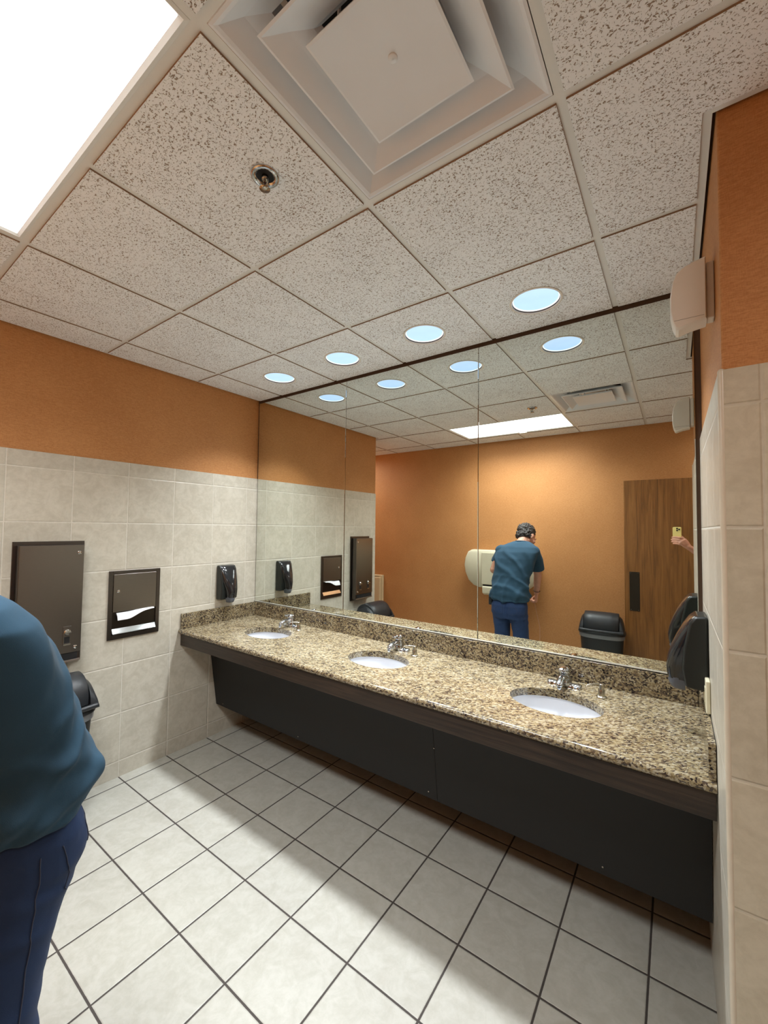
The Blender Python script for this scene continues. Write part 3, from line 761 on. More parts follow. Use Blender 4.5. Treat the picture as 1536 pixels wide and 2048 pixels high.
# ------------------------------------------------------------------ back wall fittings
# large cream dispenser
t = thing('jumbo_roll_dispenser', 'very wide cream plastic roll dispenser on the orange back wall', 'dispenser', (1.23, YB, 0.82))
cxd = 1.235
def outl(s):
    pts = [(-0.36, 1.372), (-0.41, 1.345), (-0.445, 1.27), (-0.458, 1.18), (-0.445, 1.09), (-0.40, 0.99), (-0.33, 0.93), (-0.26, 0.91)]
    L = [(cxd+x*s, 1.14+(z-1.14)*s) for x, z in pts]
    R = [(cxd-x*s, 1.14+(z-1.14)*s) for x, z in pts[::-1]]
    return L+R
rings = [[(x, YB+d, z) for x, z in outl(s)] for d, s in ((0.001, 0.985), (0.05, 1.0), (0.12, 0.995), (0.145, 0.975), (0.155, 0.94))]
b = MB(); b.loft(rings, cap=True); b.build('housing', M['cream'], t, smooth=True, angle=50)
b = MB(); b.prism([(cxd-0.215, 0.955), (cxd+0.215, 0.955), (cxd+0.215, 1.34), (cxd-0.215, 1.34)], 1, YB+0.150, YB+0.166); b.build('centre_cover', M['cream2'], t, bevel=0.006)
b = MB(); b.box((cxd-0.20, YB+0.10, 0.930), (cxd+0.20, YB+0.158, 0.952)); b.build('gap', M['dark'], t)
b = MB(); b.prism([(YB+0.01, 0.825), (YB+0.12, 0.825), (YB+0.168, 0.85), (YB+0.172, 0.925), (YB+0.15, 0.940), (YB+0.01, 0.940)], 0, cxd-0.205, cxd+0.205); b.build('paper_chute', M['cream'], t, bevel=0.008)

# door opened flat against the back wall
dx0, dx1 = 2.527, 3.441
b = MB(); b.box((dx0, YB+0.012, 0.012), (dx1, YB+0.056, 2.146))
dr = struct(b.build('door_1', M['door'], bevel=0.002))
b = MB(); b.box((2.570, YB+0.0562, 0.812), (2.659, YB+0.059, 1.208)); pp = b.build('push_plate', M['dplate'], dr, bevel=0.001)
for xx in (2.582, 2.647):
    for zz in (0.824, 1.196):
        b = MB(); b.ell((xx, YB+0.0595, zz), (0.0035, 0.0015, 0.0035), nu=10, nv=6); b.build('screw', M['nickel'], pp, smooth=True)
for zz in (0.25, 1.08, 1.9):
    b = MB(); b.box((dx1, YB+0.012, zz), (dx1+0.012, YB+0.05, zz+0.1)); b.build('hinge', M['nickel'], dr)

# baby changing station at the alcove
t = thing('baby_changing_station', 'beige folded baby changing station on the back wall beyond the left wall', 'changing station', (-1.0, YB, 0.42))
b = MB(); b.box((-1.46, YB+0.001, 0.42), (-0.552, YB+0.05, 0.935)); b.build('wall_bracket', M['beige'], t, bevel=0.01)
b = MB(); b.box((-1.45, YB+0.051, 0.44), (-0.560, YB+0.10, 0.905)); b.build('folding_tray', M['beige'], t, bevel=0.012, seg=3)
b = MB(); b.box((-1.40, YB+0.070, 0.907), (-0.585, YB+0.085, 0.914)); b.build('recess_line', simple('recess_brown', lin((120, 96, 66)), 0.6), t)

# ------------------------------------------------------------------ bins
def superell(hx, hy, z, n=32, p=3.2):
    r = []
    for k in range(n):
        a = 2*math.pi*k/n; c_, s_ = math.cos(a), math.sin(a)
        r.append((hx*math.copysign(abs(c_)**(2/p), c_), hy*math.copysign(abs(s_)**(2/p), s_), z))
    return r
def make_bin(label, liner=True):
    # long side along local x, swing door faces local +y
    t = thing('swing_top_bin', label, 'trash bin', (0, 0, 0), 'swing-top trash bins')
    b = MB(); b.loft([superell(0.150, 0.110, 0.0), superell(0.156, 0.116, 0.01), superell(0.198, 0.142, 0.575), superell(0.202, 0.146, 0.585)], cap=True)
    bd = b.build('bin_body', M['binbody'], t, smooth=True, angle=50)
    b = MB(); b.loft([superell(0.1985, 0.1425, 0.548), superell(0.2045, 0.1485, 0.550), superell(0.2075, 0.1515, 0.588)], cap=False); b.build('liner_cuff', M['bag'], t, smooth=True, angle=50)
    b = MB(); b.loft([superell(0.213, 0.157, 0.588), superell(0.215, 0.159, 0.600), superell(0.212, 0.156, 0.612), superell(0.200, 0.146, 0.622)], cap=False)
    # curved hood: arch over the depth (front to back), open front
    n = 18; rings = []
    def arch(x, hy, top):
        return [(x, hy*math.cos(math.pi*k/n), 0.615+top*math.sin(math.pi*k/n)**0.85) for k in range(n+1)]
    lid = [arch(-0.203, 0.140, 0.010), arch(-0.196, 0.146, 0.075), arch(-0.182, 0.144, 0.125), arch(-0.160, 0.140, 0.150)]
    b.loft(lid, cap=True, closed=True)
    lid2 = [arch(0.203, 0.140, 0.010), arch(0.196, 0.146, 0.075), arch(0.182, 0.144, 0.125), arch(0.160, 0.140, 0.150)]
    b.loft(lid2, cap=True, closed=True)
    for s_ in (-1, 1):   # front and back lower lips
        b.tube([(-0.185, s_*0.143, 0.628), (-0.09, s_*0.150, 0.626), (0.09, s_*0.150, 0.626), (0.185, s_*0.143, 0.628)], [(0.014, 0.014)]*4, 12)
    ld = b.build('lid', M['blackm'], t, smooth=True, angle=40)
    b = MB()
    fl = []
    for x, k1 in ((-0.156, 0.93), (-0.150, 0.98), (-0.08, 1.0), (0.08, 1.0), (0.150, 0.98), (0.156, 0.93)):
        fl.append([(x, 0.132*k1*math.cos(math.pi*k/n), 0.640+0.155*k1*math.sin(math.pi*k/n)**0.8) for k in range(n+1)])
    b.loft(fl, cap=True, closed=True); b.build('swing_flap', M['blackm'], ld, smooth=True, angle=50)
    b = MB(); b.box((-0.045, 0.128, 0.385), (0.045, 0.1345, 0.405)); b.build('sticker', simple('silver_label', lin((170, 172, 178)), 0.4), bd)
    return t
b1 = make_bin('black swing-top bin against the orange back wall beside the door')
b1.location = (2.335, YB+0.225, 0); b1.rotation_euler = (0, 0, math.radians(-4))
b2 = copy_tree(b1); b2.location = (0.185, -1.478, 0); b2.rotation_euler = (0, 0, math.radians(-90)); b2['label'] = 'black swing-top bin under the tall steel dispenser on the left wall'

# ------------------------------------------------------------------ people
from mathutils.bvhtree import BVHTree
def cloth_mat(name, col, rough=0.85, weave=900, var=0.12):
    m, nt, b = new_mat(name); k = N(nt)
    a = k.noise(k.coord(), 7, 4, 0.6); c2 = k.noise(k.coord(), weave, 2)
    f = k.math('ADD', k.math('MULTIPLY', a.outputs['Fac'], 0.5), k.math('MULTIPLY', c2.outputs['Fac'], 0.5))
    k.l(k.mix(f, tuple(q*(1-var*1.6) for q in col), tuple(q*(1+var*1.6) for q in col)), b.inputs['Base Color'])
    b.inputs['Roughness'].default_value = rough; b.inputs['Specular IOR Level'].default_value = 0.2
    b.inputs['Sheen Weight'].default_value = 0.05; b.inputs['Sheen Roughness'].default_value = 0.4
    k.l(k.bump(c2.outputs['Fac'], 0.0004), b.inputs['Normal']); return m
M['tee'] = cloth_mat('teal_cotton', lin((50, 78, 98)))
M['denim'] = cloth_mat('blue_denim', lin((42, 60, 94)), 0.8, 1400, 0.2)
M['stitch'] = simple('stitching', lin((56, 64, 86)), 0.8)
M['grey_tee'] = cloth_mat('grey_cotton', lin((96, 98, 102)))
M['khaki'] = cloth_mat('dark_trousers', lin((52, 50, 50)))
M['shoe'] = simple('shoe_leather', lin((36, 32, 30)), 0.5)
def skin_mat():
    m, nt, b = new_mat('skin'); k = N(nt)
    a = k.noise(k.coord(), 30, 4, 0.6); c2 = k.noise(k.coord(), 220, 2)
    k.l(k.mix(a.outputs['Fac'], lin((196, 138, 112)), lin((222, 168, 142))), b.inputs['Base Color'])
    b.inputs['Roughness'].default_value = 0.5; b.inputs['Subsurface Weight'].default_value = 0.06
    b.inputs['Subsurface Radius'].default_value = (0.01, 0.004, 0.002)
    k.l(k.bump(c2.outputs['Fac'], 0.0003), b.inputs['Normal']); return m
M['skin'] = skin_mat()
def hair_mat():
    m, nt, b = new_mat('hair'); k = N(nt)
    a = k.noise(k.coord((1, 1, 1)), 120, 4, 0.7, 2.0); g = k.noise(k.coord(), 14, 3)
    c = k.mix(a.outputs['Fac'], lin((14, 12, 11)), lin((60, 50, 44)))
    k.l(k.mix(k.map(g.outputs['Fac'], 0.56, 0.75), c, lin((96, 88, 80))), b.inputs['Base Color'])
    b.inputs['Roughness'].default_value = 0.4
    k.l(k.bump(a.outputs['Fac'], 0.004), b.inputs['Normal']); return m
M['hair'] = hair_mat()

def solid(mb, name, mat, parent, voxel, smooth_n=2, deform=None):
    me = bpy.data.meshes.new('tmp'); me.from_pydata(mb.v, [], mb.f)
    bm = bmesh.new(); bm.from_mesh(me); bmesh.ops.recalc_face_normals(bm, faces=bm.faces); bm.to_mesh(me); bm.free()
    tmp = bpy.data.objects.new('tmp', me); C.objects.link(tmp)
    r = tmp.modifiers.new('r', 'REMESH'); r.mode = 'VOXEL'; r.voxel_size = voxel; r.adaptivity = 0
    dg = bpy.context.evaluated_depsgraph_get(); dg.update()
    out = bpy.data.meshes.new_from_object(tmp.evaluated_get(dg))
    bpy.data.objects.remove(tmp); bpy.data.meshes.remove(me)
    bm = bmesh.new(); bm.from_mesh(out)
    for _ in range(smooth_n): bmesh.ops.smooth_vert(bm, verts=bm.verts, factor=0.5, use_axis_x=True, use_axis_y=True, use_axis_z=True)
    if deform:
        bm.normal_update()
        new = [deform(v.co.copy(), v.normal.copy()) for v in bm.verts]
        for v, c_ in zip(bm.verts, new): v.co = c_
        bmesh.ops.smooth_vert(bm, verts=bm.verts, factor=0.4, use_axis_x=True, use_axis_y=True, use_axis_z=True)
    bm.normal_update(); tree = BVHTree.FromBMesh(bm)
    off = ROOT[parent.name]
    for v in bm.verts: v.co -= off
    for f in bm.faces: f.smooth = True
    out.name = name; bm.to_mesh(out); bm.free()
    out.materials.clear(); out.materials.append(mat)
    o = bpy.data.objects.new(name, out); C.objects.link(o); o.parent = parent; ROOT[o.name] = off
    return o, tree

def ring_stack(mb, rows, n=28, p=2.3):
    # rows: (cx, cy, z, a, b)
    rings = []
    for cx_, cy_, z, a, b_ in rows:
        rings.append([(cx_+a*math.copysign(abs(math.cos(t))**(2/p), math.cos(t)), cy_+b_*math.copysign(abs(math.sin(t))**(2/p), math.sin(t)), z) for t in [2*math.pi*k/n for k in range(n)]])
    mb.loft(rings)

def hand(mb, wrist, d, pn, thumb_side, curls, sc=1.0, spread=0.0, thumb_curl=0.5):
    d = Vector(d).normalized(); pn = Vector(pn); pn = (pn-d*pn.dot(d)).normalized()
    sd = d.cross(pn).normalized()
    if sd.dot(Vector(thumb_side)) < 0: sd = -sd
    wrist = Vector(wrist)
    kn = wrist + d*0.088*sc
    mb.tube([wrist-d*0.02, wrist+d*0.02*sc, wrist+d*0.055*sc, kn], [(0.026*sc, 0.019*sc), (0.031*sc, 0.017*sc), (0.040*sc, 0.0155*sc), (0.041*sc, 0.013*sc)], 18, flat=pn)
    L = [0.070, 0.078, 0.073, 0.057]; offs = [0.031, 0.0105, -0.0105, -0.030]
    for i in range(4):
        p = kn - d*0.010 + sd*offs[i]*sc + d*(0.004 if i in (1, 2) else -0.004)
        pts = [p]; ang = 0.0; segs = (0.46, 0.30, 0.24)
        dd0 = (d + sd*spread*(1.5-i)).normalized()
        for s_, c_ in zip(segs, curls[i]):
            ang += c_
            dd = dd0*math.cos(ang) + pn*math.sin(ang)
            for q in (0.5, 1.0): pts.append(pts[-1]+dd*L[i]*sc*s_*0.5)
        r = 0.0088*sc if i < 3 else 0.0076*sc
        mb.tube(pts, [r*1.08, r*1.0, r*1.04, r*0.94, r*0.97, r*0.90, r*0.84][:len(pts)], 12)
    p = wrist + d*0.026*sc + sd*0.026*sc
    t0_ = (sd*0.75+d*0.60+pn*0.30).normalized(); t1_ = (sd*(0.55-thumb_curl*0.5)+d*0.75+pn*(0.3+thumb_curl*0.6)).normalized()
    t2_ = (sd*(0.25-thumb_curl)+d*0.8+pn*(0.3+thumb_curl*0.7)).normalized()
    a1 = p+t0_*0.036*sc; a2 = a1+t1_*0.032*sc; a3 = a2+t2_*0.024*sc
    mb.tube([p, a1, a2, a3], [0.016*sc, 0.0115*sc, 0.0105*sc, 0.009*sc], 12)

def head(mb, hair, c, f, u, sc=1.0):
    c = Vector(c); f = Vector(f).normalized(); u = Vector(u); u = (u-f*u.dot(f)).normalized(); r = f.cross(u).normalized()
    R = Matrix((r, f, u)).transposed()
    def P(x, y, z): return c + r*x*sc + f*y*sc + u*z*sc
    mb.ell(P(0, -0.012, 0.030), (0.074*sc, 0.094*sc, 0.085*sc), R)
    mb.ell(P(0, 0.030, -0.020), (0.060*sc, 0.060*sc, 0.085*sc), R)
    mb.tube([P(0, 0.045, -0.075), P(0, 0.062, -0.098)], [(0.034*sc, 0.026*sc), (0.022*sc, 0.018*sc)], 12, flat=u)
    for s_ in (-1, 1):
        mb.tube([P(s_*0.055, -0.010, -0.060), P(s_*0.030, 0.055, -0.096)], [0.018*sc, 0.016*sc], 10)
        mb.tube([P(s_*0.014, 0.080, 0.016), P(s_*0.045, 0.070, 0.016)], 0.010*sc, 8)
        mb.ell(P(s_*0.040, 0.062, -0.022), (0.022*sc, 0.022*sc, 0.020*sc), R)
        er = R @ Matrix.Rotation(s_*math.radians(-22), 3, 'Z')
        mb.ell(P(s_*0.080, -0.012, -0.008), (0.007*sc, 0.019*sc, 0.031*sc), er)
        mb.ell(P(s_*0.078, -0.006, -0.026), (0.007*sc, 0.011*sc, 0.014*sc), er)
    mb.tube([P(0, 0.086, 0.012), P(0, 0.104, -0.016), P(0, 0.108, -0.030)], [0.008*sc, 0.0115*sc, 0.013*sc], 10)
    for s_ in (-1, 1): mb.ell(P(s_*0.012, 0.098, -0.034), (0.010*sc, 0.011*sc, 0.008*sc), R)
    mb.tube([P(-0.022, 0.084, -0.060), P(0, 0.094, -0.058), P(0.022, 0.084, -0.060)], [0.005*sc, 0.0075*sc, 0.005*sc], 8)
    mb.tube([P(-0.020, 0.082, -0.070), P(0, 0.092, -0.071), P(0.020, 0.082, -0.070)], [0.005*sc, 0.008*sc, 0.005*sc], 8)
    # hair cap
    hair.ell(P(0, -0.026, 0.044), (0.082*sc, 0.098*sc, 0.088*sc), R)
    hair.ell(P(0, -0.052, -0.006), (0.074*sc, 0.062*sc, 0.072*sc), R)
    for s_ in (-1, 1): hair.ell(P(s_*0.066, -0.030, 0.010), (0.018*sc, 0.045*sc, 0.050*sc), R)
    return P, R, r, f, u
def eyes_parts(P, R, sc, parent):
    for s_ in (-1, 1):
        b = MB(); b.ell(P(s_*0.031, 0.071, 0.0), (0.012*sc, 0.012*sc, 0.011*sc), R); b.build('eye', simple('eye_white', lin((225, 222, 218)), 0.2), parent, smooth=True)
        b = MB(); b.ell(P(s_*0.031, 0.0805, 0.0), (0.005*sc, 0.0035*sc, 0.005*sc), R, 10, 6); b.build('iris', simple('iris_brown', lin((54, 38, 28)), 0.15), parent, smooth=True)
        b = MB(); b.tube([P(s_*0.016, 0.086, 0.022), P(s_*0.032, 0.086, 0.028), P(s_*0.048, 0.076, 0.024)], 0.0035*sc, 8); b.build('eyebrow', M['hair'], parent, smooth=True)
def hair_def(v, n_):
    q = mnoise.noise(v*48)*0.010 + mnoise.noise(v*110)*0.006
    return v+n_*q
def path_on(tree, pts, r, off=0.0012, sub=8):
    out = []
    for i in range(len(pts)-1):
        a, b_ = Vector(pts[i]), Vector(pts[i+1])
        for k in range(sub):
            p = a.lerp(b_, k/sub); h = tree.find_nearest(p)
            if h[0] is not None: out.append(h[0]+h[1]*off)
    h = tree.find_nearest(Vector(pts[-1])); out.append(h[0]+h[1]*off)
    return out

# ---- man bending at the dispenser, seen from behind
man = thing('person', 'person in teal t-shirt and blue jeans bending forward, back to the mirror', 'person', (1.58, -1.90, 0.0))
torso = [(1.575, -1.925, 0.80, 0.140, 0.080), (1.575, -1.925, 0.90, 0.140, 0.080), (1.580, -1.930, 0.98, 0.138, 0.080), (1.588, -1.945, 1.08, 0.134, 0.078), (1.597, -1.970, 1.18, 0.138, 0.082),
         (1.604, -2.000, 1.28, 0.158, 0.088), (1.612, -2.030, 1.36, 0.172, 0.092), (1.618, -2.068, 1.43, 0.160, 0.082), (1.630, -2.100, 1.480, 0.100, 0.068), (1.640, -2.125, 1.505, 0.060, 0.055)]
sk = MB(); hr = MB()
ring_stack(sk, torso)
sk.tube([(1.635, -2.095, 1.46), (1.648, -2.135, 1.510), (1.655, -2.170, 1.525)], [(0.060, 0.056), (0.055, 0.054), (0.056, 0.058)], 16, flat=(0, 1, 0))
Pm, Rm, rm, fm, um = head(sk, hr, (1.662, -2.215, 1.548), (0.45, -0.70, -0.62), (0.10, -0.55, 0.85), 1.08)
# arms
sk.tube([(1.448, -2.050, 1.395), (1.405, -2.035, 1.29), (1.378, -2.010, 1.195)], [0.050, 0.044, 0.038], 14)
sk.tube([(1.378, -2.010, 1.195), (1.395, -2.120, 1.165), (1.43, -2.245, 1.165)], [0.040, 0.036, 0.025], 14)
hand(sk, (1.43, -2.245, 1.165), (0.25, -0.95, 0.05), (0.6, 0, -0.7), (0.2, 0, 1), [(0.5, 0.6, 0.4)]*4, 1.0, 0.05)
sk.tube([(1.765, -2.095, 1.395), (1.778, -2.165, 1.27), (1.776, -2.215, 1.145)], [0.050, 0.045, 0.038], 14)
sk.tube([(1.776, -2.215, 1.145), (1.765, -2.235, 1.06), (1.752, -2.260, 0.955)], [0.039, 0.036, 0.025], 14)
hand(sk, (1.752, -2.260, 0.955), (-0.08, -0.20, -0.97), (-0.95, 0.1, 0.0), (0, -1, 0), [(0.7, 0.95, 0.6), (0.8, 1.0, 0.6), (0.85, 1.0, 0.6), (0.9, 1.0, 0.6)], 1.0, 0.0, 0.8)
for xk, xa in ((1.490, 1.488), (1.672, 1.690)):
    sk.tube([(xk, -1.925, 0.80), (xk, -1.952, 0.50), (xa, -1.952, 0.30), (xa, -1.943, 0.09)], [0.072, 0.050, 0.048, 0.036], 12)
body, _ = solid(sk, 'body', M['skin'], man, 0.0045, 2)
hair_o, _ = solid(hr, 'hair', M['hair'], man, 0.004, 1, hair_def)
eyes_parts(Pm, Rm, 1.08, man)
# t-shirt
tee = MB()
HEMZ = 0.908
trow = [(1.575, -1.922, HEMZ, 0.182, 0.124), (1.575, -1.922, 0.935, 0.188, 0.130), (1.575, -1.918, 0.965, 0.190, 0.133), (1.576, -1.910, 1.00, 0.188, 0.132), (1.580, -1.915, 1.05, 0.184, 0.126), (1.585, -1.932, 1.11, 0.180, 0.121), (1.592, -1.955, 1.18, 0.184, 0.121),
        (1.600, -1.986, 1.26, 0.200, 0.123), (1.605, -2.013, 1.33, 0.210, 0.123), (1.616, -2.045, 1.395, 0.214, 0.116), (1.622, -2.075, 1.445, 0.186, 0.102), (1.630, -2.102, 1.482, 0.124, 0.082), (1.637, -2.118, 1.502, 0.078, 0.066)]
ring_stack(tee, trow, 36, 2.35)
tee.tube([(1.462, -2.060, 1.395), (1.420, -2.060, 1.33), (1.400, -2.050, 1.268)], [0.070, 0.066, 0.062], 18, round_ends=False)
tee.tube([(1.765, -2.095, 1.395), (1.780, -2.145, 1.31), (1.782, -2.185, 1.205)], [0.070, 0.066, 0.063], 18, round_ends=False)
tee.ell((1.455, -2.055, 1.400), (0.072, 0.070, 0.062)); tee.ell((1.767, -2.085, 1.400), (0.072, 0.070, 0.062))
def tee_def(v, n_):
    low = float(1-sm(0.98, 1.22, v.z)); hi = float(sm(1.0, 1.2, v.z))*float(1-sm(1.40, 1.48, v.z))
    wv = mnoise.noise(v*3.1)*2.2
    th = math.atan2(v.x-1.59, v.y+2.00+max(0.0, v.z-1.0)*0.42)        # angle around the spine
    s1 = 0.5+0.5*math.sin(v.z*58 + th*5.5 + wv*2.0)
    s2 = 0.5+0.5*math.sin(v.z*33 - th*7.0 + wv*3.0 + 1.3)
    s3 = 0.5+0.5*math.sin(v.z*14 + th*9.0 + wv*2.2)
    s4 = 0.5+0.5*math.sin(v.z*40 - (v.y+1.9)*34 + wv*2.4 + 0.6)
    side = float(sm(0.05, 0.14, abs(v.x-1.58)))
    d = low*(0.013*s1**3 + 0.013*s2**3 - 0.007) + side*low*(0.018*s4**3-0.005) + hi*(0.009*s3**3-0.002) + 0.003*mnoise.noise(v*14)
    # rolled bulge just above the hem
    d += 0.010*math.exp(-((v.z-0.975)/0.028)**2) - 0.004*math.exp(-((v.z-0.922)/0.012)**2)
    return v+n_*d
tee_o, _ = solid(tee, 't_shirt', M['tee'], man, 0.0065, 2, tee_def)
# collar rib
b = MB(); n = 30
pts = [(1.640+0.070*math.cos(2*math.pi*k/n), -2.120+0.062*math.sin(2*math.pi*k/n), 1.492+0.012*math.sin(2*math.pi*k/n)) for k in range(n+1)]
b.tube(pts, [(0.006, 0.010)]*(n+1), 8, flat=(0, 0, 1), round_ends=False); b.build('collar', M['tee'], tee_o, smooth=True)
# jeans
jn = MB()
ring_stack(jn, [(1.575, -1.915, 0.73, 0.150, 0.100), (1.575, -1.915, 0.79, 0.178, 0.116), (1.576, -1.915, 0.86, 0.178, 0.118), (1.578, -1.924, 0.91, 0.162, 0.102), (1.58, -1.93, 0.95, 0.150, 0.09)], 32, 2.5)
for s_, xh, xk, xa in ((-1, 1.488, 1.486, 1.484), (1, 1.664, 1.680, 1.692)):
    jn.tube([(xh, -1.920, 0.84), (xh, -1.935, 0.74), (xh*0.5+xk*0.5, -1.960, 0.62), (xk, -1.972, 0.50), (xa, -1.970, 0.38), (xa, -1.960, 0.22), (xa, -1.948, 0.05)],
            [(0.088, 0.100), (0.087, 0.096), (0.080, 0.085), (0.072, 0.074), (0.070, 0.076), (0.068, 0.072), (0.072, 0.080)], 22, flat=(0, 1, 0), round_ends=False)
jn.ell((1.492, -1.885, 0.815), (0.083, 0.086, 0.085)); jn.ell((1.660, -1.885, 0.815), (0.083, 0.086, 0.085))
def jean_def(v, n_):
    wv = mnoise.noise(v*4)*2.0
    kn_ = math.exp(-((v.z-0.48)/0.10)**2); an = float(1-sm(0.08, 0.26, v.z)); st = math.exp(-((v.z-0.72)/0.06)**2)
    s1 = 0.5+0.5*math.sin(v.z*75+v.x*18+wv*2.5); s2 = 0.5+0.5*math.sin(v.z*60-v.x*26+wv*3)
    cr = math.exp(-((v.x-1.577)/0.010)**2)*float(sm(0.70, 0.76, v.z))*(1 if v.y > -1.91 else 0)
    return v+n_*(0.005*kn_*s1 + 0.008*an*s1**2 + 0.006*st*s2**2 + 0.002*mnoise.noise(v*22) - 0.012*cr)
jo, jt = solid(jn, 'jeans', M['denim'], man, 0.007, 2, jean_def)
for sx_ in (-1, 1):
    cxp = 1.577+sx_*0.088
    pts = [(cxp-0.055, -1.70, 0.875), (cxp-0.050, -1.70, 0.775), (cxp, -1.70, 0.750), (cxp+0.050, -1.70, 0.775), (cxp+0.055, -1.70, 0.875), (cxp-0.055, -1.70, 0.875)]
    b = MB(); b.tube(path_on(jt, pts, 0.001), 0.0011, 6, round_ends=False); b.build('pocket_stitching', M['stitch'], jo, smooth=True)
b = MB(); b.tube(path_on(jt, [(1.80, -1.925, 0.86), (1.80, -1.925, 0.70), (1.80, -1.935, 0.5), (1.80, -1.94, 0.3), (1.80, -1.94, 0.06)], 0.001), 0.0014, 6, round_ends=False); b.build('side_seam', M['stitch'], jo, smooth=True)
b = MB(); b.tube(path_on(jt, [(1.80, -1.86, 0.86), (1.80, -1.83, 0.76), (1.78, -1.81, 0.72)], 0.001), 0.0012, 6, round_ends=False); b.build('pocket_seam', M['stitch'], jo, smooth=True)
# shoes
for xa in (1.486, 1.692):
    b = MB(); rings = []
    for yy, hw, hh in ((-1.880, 0.028, 0.045), (-1.90, 0.038, 0.075), (-1.95, 0.042, 0.082), (-2.01, 0.044, 0.062), (-2.06, 0.048, 0.048), (-2.10, 0.042, 0.040), (-2.125, 0.022, 0.028)):
        rings.append([(xa+hw*math.cos(math.pi*2*k/18), yy, max(0.002, hh*0.5+hh*0.55*math.sin(math.pi*2*k/18))) for k in range(18)])
    b.loft(rings); b.build('shoe', M['shoe'], man, smooth=True)
# pouch on the belt and wristwatch
b = MB(); b.box((1.368, -1.955, 0.845), (1.408, -1.880, 0.935)); b.build('belt_pouch', M['blackm'], man, bevel=0.010, seg=3)
b = MB(); n = 24; cw = Vector((1.7550, -2.253, 0.978)); dv = Vector((-0.12, -0.22, -0.96)).normalized(); e1 = dv.orthogonal().normalized(); e2 = dv.cross(e1)
b.tube([cw+(e1*math.cos(2*math.pi*k/n)+e2*math.sin(2*math.pi*k/n))*0.0295 for k in range(n+1)], [(0.008, 0.003)]*(n+1), 8, flat=None, round_ends=False)
b.build('wristwatch', M['blackp'], man, smooth=True)
# cord hanging from the hand
b = MB(); b.tube([(1.722, -2.290, 0.872), (1.732, -2.29, 0.80), (1.785, -2.26, 0.60), (1.800, -2.20, 0.40), (1.812, -2.205, 0.20), (1.83, -2.22, 0.03), (1.87, -2.28, 0.006), (1.95, -2.36, 0.004)], 0.0032, 8)
tag(b.build('cord', simple('pale_cord', lin((190, 140, 110)), 0.5), smooth=True), 'thin pale cord trailing to the floor from the bending man\'s hand', 'cord')

# ---- photographer and phone
Rv = Vector((r2.x, r2.y, 0)).normalized(); Fv = Vector((fw.x, fw.y, 0)).normalized(); Uv = Vector((0, 0, 1))
PC = Vector((CAM.x, CAM.y, 0)) + Rv*0.016 - Fv*0.0095; PC.z = 1.588
def PP(a, f_, u_): return PC + Rv*a + Fv*f_ + Uv*u_
ph = thing('phone', 'yellow phone held up in a hand, reflected in front of the wooden door', 'phone', tuple(PC))
M['phone'] = simple('yellow_phone_case', lin((226, 208, 130)), 0.35, var=0.03)
def rbox(a, f0, f1, u0, u1, a0=None, rad=0.012, seg=6):
    # rounded slab in the phone frame
    a0 = -a if a0 is None else a0; pts = []
    for cx_, cz_, st in ((a-rad, u1-rad, 0), (a0+rad, u1-rad, 1), (a0+rad, u0+rad, 2), (a-rad, u0+rad, 3)):
        for k in range(seg+1):
            t_ = math.pi/2*(st+k/seg); pts.append((cx_+rad*math.cos(t_), cz_+rad*math.sin(t_)))
    mb = MB(); mb.loft([[PP(x, f0, z) for x, z in pts], [PP(x, f1, z) for x, z in pts]]); return mb
rbox(0.038, -0.0045, 0.004, -0.078, 0.078).build('case', M['phone'], ph, bevel=0.0015)
rbox(0.0355, -0.0052, -0.0046, -0.0755, 0.0755).build('screen', simple('phone_screen', (0.02, 0.02, 0.022), 0.08), ph)
cmr = rbox(0.034, 0.0041, 0.0056, 0.036, 0.074, a0=-0.004, rad=0.008).build('camera_bump', M['phone'], ph)
for a_, u_ in ((0.005, 0.0635), (0.005, 0.0465), (0.023, 0.0555)):
    b = MB(); ax = Matrix((Rv, Uv, Fv)).transposed()
    rings = []
    for rr_, dd_ in ((0.0076, 0.0057), (0.0076, 0.0072), (0.0062, 0.0076), (0.0004, 0.0073)):
        rings.append([PP(a_+rr_*math.cos(2*math.pi*k/20), dd_, u_+rr_*math.sin(2*math.pi*k/20)) for k in range(20)])
    b.loft(rings); b.build('lens', M['blackp'], cmr, smooth=True, angle=40)

pg = thing('person', 'person holding up a phone, only the hand and forearm showing past the corner', 'person', (3.44, -2.46, 0.0))
sk = MB(); hr = MB()
pcx, pcy = 3.43, -2.455
sdv = Vector((0.94, 0.20, 0)).normalized()
def prow(rows):
    return [(pcx, pcy+dy, z, a, b_) for dy, z, a, b_ in rows]
ring_stack(sk, prow([(0.0, 0.85, 0.155, 0.10), (0.0, 1.0, 0.148, 0.095), (0.0, 1.15, 0.155, 0.10), (0.0, 1.30, 0.165, 0.10), (0.0, 1.40, 0.160, 0.085), (-0.005, 1.455, 0.09, 0.06)]))
sk.tube([(pcx, pcy-0.005, 1.44), (pcx, pcy+0.005, 1.52), (pcx, pcy+0.01, 1.56)], [0.056, 0.052, 0.055], 16)
Pp, Rp, *_ = head(sk, hr, (pcx-0.01, pcy+0.012, 1.640), (-0.62, 0.78, -0.05), (0, 0, 1), 0.97)
WR = PP(0.078, -0.026, -0.098); EL = Vector((3.290, -2.315, 1.305)); SH = Vector((3.585, -2.405, 1.405))
SH = Vector((pcx+0.135, pcy+0.03, 1.395))
sk.tube([SH, SH.lerp(EL, 0.5)+Vector((0, 0.0, -0.006)), EL], [0.048, 0.042, 0.036], 14)
sk.tube([EL, EL.lerp(WR, 0.35), WR], [0.038, 0.036, 0.0235], 16)
